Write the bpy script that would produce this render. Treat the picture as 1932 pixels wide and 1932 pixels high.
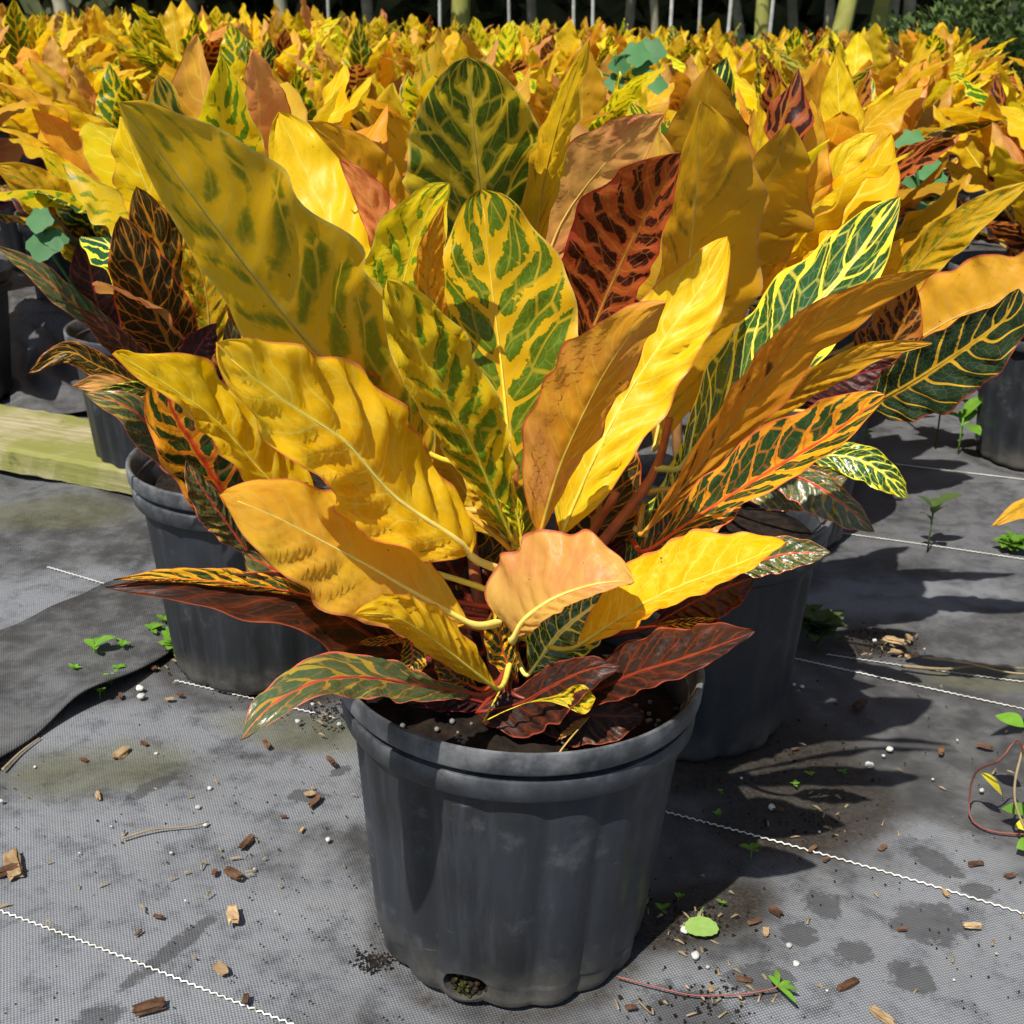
import bpy, bmesh, math, random
import numpy as np
from mathutils import Vector, Matrix, noise as mnoise
R = math.radians
rnd = random.Random(7)
scene = bpy.context.scene
for o in list(bpy.data.objects): bpy.data.objects.remove(o)
col = scene.collection

# ------------------------------------------------------------------ camera
CAM = Vector((0, 0, 0.70)); PITCH = R(21.64); ROLL = R(0.6); F = 2357.0; S = 1932.0
fw = Vector((0, math.cos(PITCH), -math.sin(PITCH)))
r0 = Vector((1, 0, 0)); u0 = Vector((0, math.sin(PITCH), math.cos(PITCH)))
rt = r0*math.cos(ROLL) + u0*math.sin(ROLL); up = u0*math.cos(ROLL) - r0*math.sin(ROLL)
cd = bpy.data.cameras.new('camera'); cam = bpy.data.objects.new('camera', cd); col.objects.link(cam)
cd.sensor_width = 36; cd.lens = 36*F/S; cd.clip_start = 0.02; cd.clip_end = 400
cam.matrix_world = Matrix(((rt.x, up.x, -fw.x, CAM.x), (rt.y, up.y, -fw.y, CAM.y), (rt.z, up.z, -fw.z, CAM.z), (0, 0, 0, 1)))
cd.dof.use_dof = True; cd.dof.focus_distance = 0.86; cd.dof.aperture_fstop = 26
scene.camera = cam
# ------------------------------------------------------------------ light
SUN_EL, SUN_AZ = R(55.5), R(31)         # light travels away from the camera, a little to the right
w = bpy.data.worlds.new('World'); scene.world = w; w.use_nodes = True
nt = w.node_tree; sky = nt.nodes.new('ShaderNodeTexSky'); sky.sky_type = 'NISHITA'; sky.sun_disc = False
sky.sun_elevation = SUN_EL; sky.sun_rotation = math.pi + SUN_AZ
nt.links.new(sky.outputs[0], nt.nodes['Background'].inputs[0]); nt.nodes['Background'].inputs[1].default_value = 0.085
sd = bpy.data.lights.new('sun', 'SUN'); sd.energy = 4.9; sd.angle = R(0.53); sd.color = (1, 0.955, 0.88)
sun = bpy.data.objects.new('sun', sd); col.objects.link(sun); sun.location = (-3, -6, 10)
sdir = Vector((math.sin(SUN_AZ)*math.cos(SUN_EL), math.cos(SUN_AZ)*math.cos(SUN_EL), -math.sin(SUN_EL)))
sun.rotation_euler = sdir.to_track_quat('-Z', 'Y').to_euler()
scene.view_settings.view_transform = 'Standard'; scene.view_settings.look = 'None'
scene.view_settings.exposure = 0.64; scene.view_settings.gamma = 1
scene.render.engine = 'CYCLES'
scene.cycles.use_adaptive_sampling = True; scene.cycles.adaptive_threshold = 0.025
scene.cycles.max_bounces = 6; scene.cycles.transmission_bounces = 4; scene.cycles.diffuse_bounces = 5

# ------------------------------------------------------------------ helpers
def ray(x, y): return fw + rt*((x-966)/F) + up*((966-y)/F)
def W(x, y, Y):                       # photo direction -> point at world distance Y in front
    d = ray(x, y); return CAM + d*(Y/d.y)
def G(x, y, z=0.0):                   # photo direction -> point on a horizontal plane
    d = ray(x, y); return CAM + d*((z-CAM.z)/d.z)
def depth(p): return (p-CAM).dot(fw)

def mesh_obj(name, verts, faces, mat, parent=None, uv=None, smooth=True):
    me = bpy.data.meshes.new(name)
    me.from_pydata([tuple(v) for v in verts], [], faces); me.update()
    if smooth: me.polygons.foreach_set('use_smooth', [True]*len(me.polygons))
    if uv is not None:
        l = me.uv_layers.new(name='UVMap'); idx = np.empty(len(me.loops), dtype=np.int32)
        me.loops.foreach_get('vertex_index', idx)
        l.data.foreach_set('uv', np.asarray(uv, dtype=np.float32)[idx].ravel())
    if mat: me.materials.append(mat)
    o = bpy.data.objects.new(name, me); col.objects.link(o)
    if parent: o.parent = parent
    return o
def bm_obj(name, bm, mat, parent=None, smooth=False):
    me = bpy.data.meshes.new(name); bm.to_mesh(me); bm.free()
    if smooth: me.polygons.foreach_set('use_smooth', [True]*len(me.polygons))
    me.materials.append(mat); o = bpy.data.objects.new(name, me); col.objects.link(o)
    if parent: o.parent = parent
    return o
def tag(o, label=None, cat=None, group=None, kind=None):
    if label: o['label'] = label
    if cat: o['category'] = cat
    if group: o['group'] = group
    if kind: o['kind'] = kind
    return o
def empty(name, loc):
    o = bpy.data.objects.new(name, None); o.location = loc; o.empty_display_size = 0.05; col.objects.link(o); return o
def catmull(P, n):
    P = [Vector(p) for p in P]
    if len(P) == 2: return [P[0].lerp(P[1], i/(n-1)) for i in range(n)]
    Q = [P[0]*2-P[1]] + P + [P[-1]*2-P[-2]]
    # dense, then resample by arc length
    D = []
    for i in range(len(P)-1):
        a, b, c, d = Q[i:i+4]
        for k in range(24):
            t = k/24
            D.append(0.5*((2*b)+(c-a)*t+(2*a-5*b+4*c-d)*t*t+(3*b-a-3*c+d)*t**3))
    D.append(P[-1])
    L = [0]
    for i in range(1, len(D)): L.append(L[-1]+(D[i]-D[i-1]).length)
    out = []; j = 0
    for i in range(n):
        s = L[-1]*i/(n-1)
        while j < len(L)-2 and L[j+1] < s: j += 1
        t = (s-L[j])/max(1e-9, L[j+1]-L[j]); out.append(D[j].lerp(D[j+1], min(1, t)))
    return out
def tube(path, radii, nseg=6):
    V = []; Fc = []; n = len(path)
    for i, p in enumerate(path):
        T = (path[min(n-1, i+1)]-path[max(0, i-1)]).normalized()
        a = T.cross(Vector((0.31, 0.2, 0.93))).normalized(); b = T.cross(a)
        r = radii[i] if hasattr(radii, '__len__') else radii
        for k in range(nseg):
            t = 2*math.pi*k/nseg; V.append(p + a*(r*math.cos(t)) + b*(r*math.sin(t)))
    for i in range(n-1):
        for k in range(nseg):
            k2 = (k+1) % nseg
            Fc.append((i*nseg+k, i*nseg+k2, (i+1)*nseg+k2, (i+1)*nseg+k))
    Fc.append(tuple(range(nseg))[::-1]); Fc.append(tuple((n-1)*nseg+k for k in range(nseg)))
    return V, Fc
def tube_obj(name, path, radii, mat, parent=None, nseg=6):
    V, Fc = tube(path, radii, nseg); return mesh_obj(name, V, Fc, mat, parent)

# ------------------------------------------------------------------ node helper
class N:
    def __init__(s, name):
        s.m = bpy.data.materials.new(name); s.m.use_nodes = True; s.t = s.m.node_tree
        s.t.nodes.clear(); s.out = s.t.nodes.new('ShaderNodeOutputMaterial')
    def node(s, typ, **kw):
        n = s.t.nodes.new(typ)
        for k, v in kw.items(): setattr(n, k, v)
        return n
    def put(s, sock, v):
        if v is None: return
        if hasattr(v, 'is_output'): s.t.links.new(v, sock)
        elif isinstance(v, (tuple, list)) and len(v) == 3 and sock.type == 'RGBA': sock.default_value = (*v, 1)
        else: sock.default_value = v
    def math(s, op, a, b=None, c=None, clamp=False):
        n = s.node('ShaderNodeMath', operation=op, use_clamp=clamp)
        for i, v in enumerate((a, b, c)): s.put(n.inputs[i], v)
        return n.outputs[0]
    def mix(s, f, a, b, mode='MIX'):
        n = s.node('ShaderNodeMix', data_type='RGBA', blend_type=mode)
        s.put(n.inputs[0], f); s.put(n.inputs[6], a); s.put(n.inputs[7], b); return n.outputs[2]
    def fmix(s, f, a, b):
        n = s.node('ShaderNodeMix', data_type='FLOAT'); s.put(n.inputs[0], f); s.put(n.inputs[2], a); s.put(n.inputs[3], b); return n.outputs[0]
    def ramp(s, v, a, b, lo=0.0, hi=1.0):
        n = s.node('ShaderNodeMapRange', interpolation_type='SMOOTHSTEP')
        s.put(n.inputs[0], v); s.put(n.inputs[1], a); s.put(n.inputs[2], b); s.put(n.inputs[3], lo); s.put(n.inputs[4], hi); return n.outputs[0]
    def noise(s, vec, scale, detail=3, w=None, rough=0.55, dist=0.0):
        n = s.node('ShaderNodeTexNoise', noise_dimensions='4D' if w is not None else '3D')
        s.put(n.inputs['Vector'], vec); n.inputs['Scale'].default_value = scale; n.inputs['Detail'].default_value = detail
        n.inputs['Roughness'].default_value = rough; n.inputs['Distortion'].default_value = dist
        if w is not None: s.put(n.inputs['W'], w)
        return n.outputs['Fac']
    def map(s, vec, scale=(1, 1, 1), rot=(0, 0, 0), loc=(0, 0, 0)):
        n = s.node('ShaderNodeMapping'); s.put(n.inputs[0], vec); n.inputs[1].default_value = loc
        n.inputs[2].default_value = rot; n.inputs[3].default_value = scale; return n.outputs[0]
    def xyz(s, x, y, z=0.0):
        n = s.node('ShaderNodeCombineXYZ'); s.put(n.inputs[0], x); s.put(n.inputs[1], y); s.put(n.inputs[2], z); return n.outputs[0]
    def sep(s, v):
        n = s.node('ShaderNodeSeparateXYZ'); s.put(n.inputs[0], v); return n.outputs
    def bump(s, h, strength, dist=0.01, normal=None):
        n = s.node('ShaderNodeBump'); s.put(n.inputs['Height'], h); n.inputs['Strength'].default_value = strength
        n.inputs['Distance'].default_value = dist; s.put(n.inputs['Normal'], normal); return n.outputs[0]
    def principled(s, colr, rough=0.6, spec=0.4, normal=None, **kw):
        n = s.node('ShaderNodeBsdfPrincipled'); s.put(n.inputs['Base Color'], colr); s.put(n.inputs['Roughness'], rough)
        s.put(n.inputs['Specular IOR Level'], spec); s.put(n.inputs['Normal'], normal)
        for k, v in kw.items(): s.put(n.inputs[k], v)
        return n.outputs[0]
    def finish(s, sh): s.t.links.new(sh, s.out.inputs[0]); return s.m
    def obj(s): return s.node('ShaderNodeTexCoord').outputs['Object']
    def geo(s): return s.node('ShaderNodeNewGeometry').outputs['Position']
    def rand(s): return s.node('ShaderNodeObjectInfo').outputs['Random']

def simple_mat(name, c1, c2, scale=40, rough=0.7, spec=0.3, bump=0.2, trans=0.0):
    n = N(name); v = n.obj(); f = n.noise(v, scale, 4, n.math('MULTIPLY', n.rand(), 40.0))
    c = n.mix(n.ramp(f, .3, .7), c1, c2)
    hs = n.node('ShaderNodeHueSaturation'); n.put(hs.inputs['Value'], n.math('MULTIPLY_ADD', n.rand(), .5, .75)); n.put(hs.inputs['Color'], c)
    c = hs.outputs[0]
    b = n.principled(c, rough, spec, n.bump(f, bump, 0.004))
    if trans > 0:
        t = n.node('ShaderNodeBsdfTranslucent'); n.put(t.inputs[0], c)
        m = n.node('ShaderNodeMixShader'); m.inputs[0].default_value = trans
        n.t.links.new(b, m.inputs[1]); n.t.links.new(t.outputs[0], m.inputs[2]); b = m.outputs[0]
    return n.finish(b)

# ------------------------------------------------------------------ croton leaf material
def leaf_mat(name, blade, blade2, cell, vein, margin, cov0, cov1, vw=.10, rag=.30, soft=.10, edge=.25, retic=.6,
             trans=.54, rough=.42, spec=.27, line=.5, mid=.035, b2=.5, quilt=.22, patch=.6, lite=False):
    n = N(('row_leaf_' if lite else 'leaf_')+name)
    uv = n.sep(n.node('ShaderNodeTexCoord').outputs['UV']); u = uv[0]
    sv = n.math('MULTIPLY_ADD', uv[1], 2.0, -1.0); s = n.math('ABSOLUTE', sv)
    rd = n.rand(); wr = n.math('MULTIPLY', rd, 60.0)
    side = n.math('GREATER_THAN', sv, 0.0)
    P = n.xyz(n.math('MULTIPLY', u, 5.0), sv, wr)              # roughly metric in half-widths, own slice per leaf
    n1 = n.noise(P, .9, 1); n2 = n.noise(P, 8.0, 1 if lite else 3, None, .7); n3 = n.noise(P, .7, 0)
    n4 = n.noise(P, 2.9, 1)
    p = n.math('MULTIPLY', u, 9.0)
    p = n.math('SUBTRACT', p, n.math('MULTIPLY', n.math('POWER', s, 1.3), 1.7))
    p = n.math('ADD', p, n.math('MULTIPLY', side, .42))
    p = n.math('ADD', p, n.math('MULTIPLY_ADD', n1, 1.3, -.65))
    dv = n.math('SUBTRACT', .5, n.math('ABSOLUTE', n.math('SUBTRACT', n.math('FRACT', p), .5)))
    cov = n.math('ADD', n.fmix(u, cov0, cov1), n.math('MULTIPLY_ADD', n3, .8, -.4))
    k = n.math('SUBTRACT', dv, n.math('MULTIPLY', n.math('SUBTRACT', 1.0, n.math('MULTIPLY', s, .45)), vw))
    k = n.math('SUBTRACT', k, n.math('MULTIPLY', n.math('SUBTRACT', 1.0, cov), .5))
    k = n.math('ADD', k, n.math('MULTIPLY_ADD', n2, rag, -.5*rag))
    k = n.math('ADD', k, n.math('MULTIPLY_ADD', n4, patch, -.5*patch))
    k = n.math('SUBTRACT', k, n.ramp(s, .62, 1.0, 0.0, edge))
    k = n.math('SUBTRACT', k, n.ramp(s, .13, .03, 0.0, .35))
    k = n.math('MINIMUM', k, n.math('MULTIPLY', n.math('SUBTRACT', dv, n.math('MULTIPLY', n.math('SUBTRACT', 1.0, n.math('MULTIPLY', s, .8)), vw*.7)), 2.0))
    m = n.ramp(k, 0.0, soft)
    ve = None
    if retic > 0 and not lite:
        vo = n.node('ShaderNodeTexVoronoi', feature='DISTANCE_TO_EDGE', voronoi_dimensions='2D')
        n.put(vo.inputs['Vector'], n.xyz(n.math('ADD', wr, n.math('MULTIPLY', n.math('SUBTRACT', u, n.math('MULTIPLY', s, .2)), 5.2)), sv)); vo.inputs['Scale'].default_value = 2.6
        ve = n.ramp(vo.outputs['Distance'], .012, .09)
        amt = n.math('MULTIPLY', n.ramp(s, .15, .75), retic)
        m = n.math('MULTIPLY', m, n.fmix(amt, 1.0, ve))
    bl = n.mix(n.math('MULTIPLY', n.ramp(n3, .35, .7), b2), blade, blade2)
    bl = n.mix(n.ramp(n4, .35, .75, 0.0, .35), bl, tuple(min(1, .5*(a+b)*1.05) for a, b in zip(blade, vein)))
    cl2 = n.mix(n.ramp(n2, .45, .75, 0.0, .55), cell, tuple(min(1, a*1.9) for a in cell))
    c = n.mix(m, bl, cl2)
    ln = n.math('MULTIPLY', n.ramp(dv, .10 if lite else .06, .015), n.math('MULTIPLY', n.math('SUBTRACT', 1.0, n.math('MULTIPLY', s, .6)), line))
    if ve is not None: ln = n.math('MAXIMUM', ln, n.math('MULTIPLY', n.math('SUBTRACT', 1.0, ve), line*.35))
    if not lite:
        vf = n.node('ShaderNodeTexVoronoi', feature='DISTANCE_TO_EDGE', voronoi_dimensions='2D'); vf.inputs['Scale'].default_value = 7.5
        n.put(vf.inputs['Vector'], n.xyz(n.math('ADD', wr, n.math('MULTIPLY', n.math('SUBTRACT', u, n.math('MULTIPLY', s, .17)), 4.0)), n.math('MULTIPLY', sv, .8)))
        fv = n.ramp(vf.outputs['Distance'], .07, .01); ln = n.math('MAXIMUM', ln, n.math('MULTIPLY', fv, line*.17))
    c = n.mix(ln, c, vein)
    c = n.mix(n.ramp(n.math('MULTIPLY', s, n.math('MULTIPLY_ADD', u, .9, .6)), mid*1.6, mid*.6), c, vein)
    c = n.mix(n.ramp(s, .935, .985), c, margin)
    if not lite:
        sp = n.ramp(n.noise(P, 6.5, 2), .74, .77, 0.0, .8)
        c = n.mix(sp, c, (.12, .035, .01))
    hs = n.node('ShaderNodeHueSaturation'); n.put(hs.inputs['Hue'], n.math('MULTIPLY_ADD', rd, .03, .495 if lite else .485))
    n.put(hs.inputs['Value'], n.math('MULTIPLY_ADD', n.math('FRACT', n.math('MULTIPLY', rd, 7.31)), .42 if lite else .2, .68 if lite else .9)); n.put(hs.inputs['Color'], c)
    c = hs.outputs[0]
    nb = None
    if not lite:
        h = n.math('ADD', n.math('MULTIPLY', n.ramp(dv, 0.0, .40), quilt), n.math('ADD', n.math('MULTIPLY', n4, .5), n.math('MULTIPLY', fv, -.012)))
        nb = n.bump(h, .42, .006)
    pb = n.principled(c, n.math('MULTIPLY_ADD', n2, .2, rough-.1), spec, nb)
    tr = n.node('ShaderNodeBsdfTranslucent'); n.put(tr.inputs['Normal'], nb)
    n.put(tr.inputs[0], n.mix(.55, c, n.mix(1.0, c, (1.0, .90, .40), 'MULTIPLY')))
    mx = n.node('ShaderNodeMixShader'); n.put(mx.inputs[0], n.fmix(m, trans, trans*.75))
    n.t.links.new(pb, mx.inputs[1]); n.t.links.new(tr.outputs[0], mx.inputs[2])
    return n.finish(mx.outputs[0])

Y1 = (.90, .555, .003)
STY = dict(
 yellow=dict(blade=Y1, blade2=(.88, .45, .004), cell=(.16, .24, .008), vein=(.96, .80, .10), margin=(.74, .27, .06), cov0=.20, cov1=-.25, soft=.15, line=.75),
 yellowgreen=dict(blade=(.87, .61, .006), blade2=(.87, .55, .006), cell=(.075, .15, .005), vein=(.86, .62, .04), margin=(.80, .62, .08), cov0=1.35, cov1=.9, soft=.055, vw=.12, patch=.65, rag=.5, line=.65),
 goldgreen=dict(blade=(.90, .60, .004), blade2=(.90, .57, .005), cell=(.085, .17, .005), vein=(.90, .66, .05), margin=(.88, .68, .08), cov0=1.55, cov1=-.35, soft=.14, vw=.12, patch=.6),
 lemon=dict(blade=(.84, .62, .008), blade2=(.86, .58, .006), cell=(.14, .25, .007), vein=(.86, .68, .05), margin=(.82, .68, .10), cov0=1.1, cov1=.4, soft=.09, rag=.5, line=.6),
 green=dict(blade=(.72, .62, .015), blade2=(.60, .60, .012), cell=(.012, .062, .014), vein=(.80, .74, .16), margin=(.70, .60, .03), cov0=1.35, cov1=1.1, soft=.05, vw=.085, patch=.45, rough=.26, spec=.55, trans=.2, mid=.06, retic=.5),
 greenorange=dict(blade=(.74, .38, .012), blade2=(.66, .22, .02), cell=(.014, .050, .012), vein=(.62, .09, .02), margin=(.70, .17, .05), cov0=1.2, cov1=.75, soft=.06, vw=.10, rough=.33, trans=.25, mid=.05, line=.7),
 darkorange=dict(blade=(.50, .20, .012), blade2=(.55, .13, .012), cell=(.026, .024, .007), vein=(.58, .30, .03), margin=(.60, .12, .02), cov0=1.3, cov1=1.1, soft=.06, vw=.05, patch=.3, trans=.3, edge=.1, retic=.8),
 ochre=dict(blade=(.82, .47, .012), blade2=(.66, .30, .022), cell=(.17, .17, .008), vein=(.70, .47, .06), margin=(.66, .36, .07), cov0=.62, cov1=.22, soft=.3, line=.6),
 olive=dict(blade=(.80, .45, .012), blade2=(.78, .38, .012), cell=(.22, .215, .010), vein=(.66, .46, .07), margin=(.74, .52, .10), cov0=1.2, cov1=.72, soft=.28, vw=.12, rag=.5, retic=.9, patch=.75, line=.6, mid=.045),
 deep=dict(blade=(.50, .34, .014), blade2=(.50, .30, .012), cell=(.055, .095, .010), vein=(.62, .44, .07), margin=(.70, .45, .10), cov0=1.25, cov1=1.0, soft=.22, vw=.08, line=.75, mid=.045, retic=.8),
 orange=dict(blade=(.72, .29, .014), blade2=(.62, .18, .02), cell=(.10, .030, .007), vein=(.76, .40, .04), margin=(.62, .14, .05), cov0=.45, cov1=-.1, soft=.15, line=.7),
 pink=dict(blade=(.82, .42, .11), blade2=(.76, .26, .11), cell=(.45, .20, .05), vein=(.78, .50, .12), margin=(.60, .10, .06), cov0=.3, cov1=.1, soft=.3, b2=.9),
 rust=dict(blade=(.80, .37, .018), blade2=(.80, .36, .10), cell=(.34, .10, .03), vein=(.88, .58, .07), margin=(.60, .13, .05), cov0=.25, cov1=-.1, soft=.15, b2=1.0, line=.8, retic=.8),
 peach=dict(blade=(.88, .50, .025), blade2=(.84, .38, .035), cell=(.40, .22, .03), vein=(.78, .50, .10), margin=(.66, .20, .07), cov0=.35, cov1=0., soft=.3, b2=.9, line=.7),
 redspot=dict(blade=(.46, .12, .022), blade2=(.50, .10, .04), cell=(.040, .010, .006), vein=(.52, .25, .03), margin=(.50, .08, .03), cov0=1.1, cov1=.7, soft=.08, vw=.10, line=.8),
 darkgreen=dict(blade=(.62, .34, .02), blade2=(.62, .40, .02), cell=(.010, .030, .013), vein=(.64, .36, .03), margin=(.20, .03, .02), cov0=1.5, cov1=1.4, soft=.05, vw=.11, patch=.2, edge=-.3, rough=.24, spec=.6, trans=.15, mid=.06, retic=.0, line=.6),
 maroon=dict(blade=(.032, .008, .005), blade2=(.055, .010, .006), cell=(.016, .008, .006), vein=(.24, .026, .012), margin=(.26, .035, .022), cov0=.9, cov1=.8, soft=.2, line=.40, vw=.03, trans=.22, rough=.46, mid=.05),
 greyred=dict(blade=(.34, .27, .03), blade2=(.42, .12, .04), cell=(.052, .085, .034), vein=(.52, .08, .04), margin=(.68, .15, .09), cov0=1.12, cov1=.98, soft=.06, vw=.02, trans=.22, rough=.30, spec=.5, mid=.06, line=.35, edge=.05, retic=.35),
 purple=dict(blade=(.10, .03, .022), blade2=(.24, .05, .03), cell=(.045, .028, .022), vein=(.45, .16, .07), margin=(.35, .10, .10), cov0=.9, cov1=.8, soft=.15, line=.6, vw=.05, trans=.25),
)
LM = {k: leaf_mat(k, **v) for k, v in STY.items()}
LMF = {k: leaf_mat(k, lite=True, **v) for k, v in STY.items()}
def stem_mat(name, c1, c2): return simple_mat(name, c1, c2, 60, .45, .4, .1, .0)
PM = {k: stem_mat('petiole_'+k, tuple(.8*a for a in v['vein']), tuple(.5*a for a in v['vein'])) for k, v in STY.items()}
M_stem = stem_mat('stem_bark', (.22, .10, .03), (.12, .06, .02))
M_stemred = stem_mat('stem_red', (.36, .10, .02), (.22, .05, .015))
M_petpale = stem_mat('petiole_pale', (.80, .66, .16), (.66, .52, .10))

# ------------------------------------------------------------------ leaf geometry
def leaf_grid(mid, sideL, sideR, hwL, hwR, peak=.48, b=.72, wave=0.02, wfreq=5.0, quilt=0.004, seed=0, m=7, cup=0.0, tipw=0.0):
    """mid: list of points base->tip; sideL/R: unit vectors per point; hw: half width. Returns verts, faces, uvs."""
    n = len(mid); a = math.log(.5)/math.log(peak); V = []; U = []; Fc = []
    rs = random.Random(seed); ph = [rs.uniform(0, 6.28) for _ in range(6)]
    js = [-(m-j)/m for j in range(m)] + [0] + [(j+1)/m for j in range(m)]
    js = [math.copysign(abs(j)**.85, j) for j in js]
    for i in range(n):
        t = i/(n-1); fprof = max(0.0, math.sin(math.pi*t**a))**(b*(1.25-.35*min(1, t/peak)) if t < peak else b*(.9+.2*(t-peak)/(1-peak)))
        if t > .9: fprof = max(fprof, .075*math.sqrt(max(0, 1-((t-.9)/.1)**2)))
        if t > .5: fprof = max(fprof, tipw*(1-max(0, (t-.93)/.07)**2)) if tipw else fprof
        fprof = max(fprof, .012)
        nl = sideL[i].cross(sideR[i]*-1) ; T = (mid[min(n-1, i+1)]-mid[max(0, i-1)]).normalized()
        avg = (sideR[i]-sideL[i]); nrm = T.cross(avg).normalized()
        for j in js:
            s = abs(j); sd = sideL[i] if j < 0 else sideR[i]; hw = (hwL if j < 0 else hwR)
            k = 0 if j < 0 else 1
            e = 1 + .05*math.sin(t*21+ph[k]) + .035*math.sin(t*37+ph[k+2])
            q = mid[i] + sd*(hw*fprof*s*e)
            wv = wave*hw*s*s*(math.sin(t*wfreq*6.28+ph[k])*.6 + .55*math.sin(t*wfreq*1.9*6.28+ph[k+2]))*min(1, fprof*1.6)
            pq = t*9 - 1.7*s**1.3 + (.42 if j > 0 else 0)
            qd = -1.15*quilt*math.cos(6.28*pq)*s*(1.15-s)*2*fprof*(.4+1.2*abs(math.sin(t*7+ph[k+2]))) + .9*quilt*mnoise.noise(Vector((t*7, j*2.2, seed*3.7)))*s*2
            V.append(q + nrm*(wv + qd + cup*hw*s*s*fprof)); U.append((t, .5+.5*j))
    c = len(js)
    for i in range(n-1):
        for j in range(c-1):
            Fc.append((i*c+j, i*c+j+1, (i+1)*c+j+1, (i+1)*c+j))
    return V, Fc, U

LDESC = dict(rust='orange leaf with pinkish blisters and pale veins', yellow='bright golden yellow leaf', yellowgreen='yellow leaf with green patches between the veins', lemon='lemon yellow leaf flecked with green', green='glossy green leaf with yellow veins',
             greenorange='green leaf with orange veins and red midrib', darkorange='dark leaf netted with orange veins', ochre='dull ochre leaf', olive='large olive gold leaf', goldgreen='golden yellow leaf turning green towards its base', deep='broad dark green leaf with ochre veins',
             orange='orange brown leaf', pink='pink flushed leaf', peach='peach coloured leaf', redspot='red leaf with black blotches', maroon='dark maroon leaf with red veins', greyred='grey green leaf with red margin')
leafcount = [0]
def place_leaf(root, style, pts, wL, wR, aL=10, aR=10, att=None, peak=.48, b=.72, wave=.10, wfreq=4.0, quilt=.0022, pet=None,
               label=None, cup=0.0, tipw=0.0, petr=.0028, n=58, name='leaf'):
    """pts (px, py, Y) from the leaf's base to its tip; half widths in photo pixels; a* = how far each half turns to the viewer (deg)."""
    leafcount[0] += 1; o0 = root.location
    mid = catmull([W(*p) for p in pts], n)
    sL = []; sR = []; vv = CAM - mid[n//2]; vv.normalize()
    for i in range(n):
        T = (mid[min(n-1, i+1)]-mid[max(0, i-1)]).normalized()
        v = (mid[i]-CAM).normalized(); lf = T.cross(v).normalized(); tw = lf.cross(T).normalized()
        if tw.dot(-v) < 0: tw = -tw
        sL.append(lf*math.cos(R(aL)) + tw*math.sin(R(aL))); sR.append(-lf*math.cos(R(aR)) + tw*math.sin(R(aR)))
    dp = depth(mid[n//2])/F
    V, Fc, U = leaf_grid(mid, sL, sR, wL*dp/max(.2, math.cos(R(aL))), wR*dp/max(.2, math.cos(R(aR))), peak, b, wave, wfreq, quilt, leafcount[0], cup=cup, tipw=tipw)
    o = mesh_obj(name, [p-o0 for p in V], Fc, LM[style], root, U)
    if label or (n == 58 and style in LDESC): o['label'] = label or LDESC[style]
    # petiole running on as the midrib
    path = []
    if att is not None:
        A = Vector(att); B = mid[0]; d = (mid[3]-mid[0]).normalized(); L = (B-A).length
        for i in range(9):
            t = i/9; c1 = A.lerp(B, .3) + Vector((0, 0, .05*L)); c2 = B - d*(.3*L) if d.dot(B-A) > 0 else A.lerp(B, .7)
            path.append(A*(1-t)**3 + c1*3*t*(1-t)**2 + c2*3*t*t*(1-t) + B*t**3)
    k0 = len(path); path += [mid[i] for i in range(0, int(n*.97), 3)]
    rr = [petr*(.9-.2*i/9) for i in range(k0)] + [max(.00012, petr*(.58*(1-i/max(1, len(path)-k0))**1.5)) for i in range(len(path)-k0)]
    Vt, Ft = tube([p-o0 for p in path], rr, 6)
    mesh_obj('petiole', Vt, Ft, pet or PM[style], o)
    return o

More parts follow.
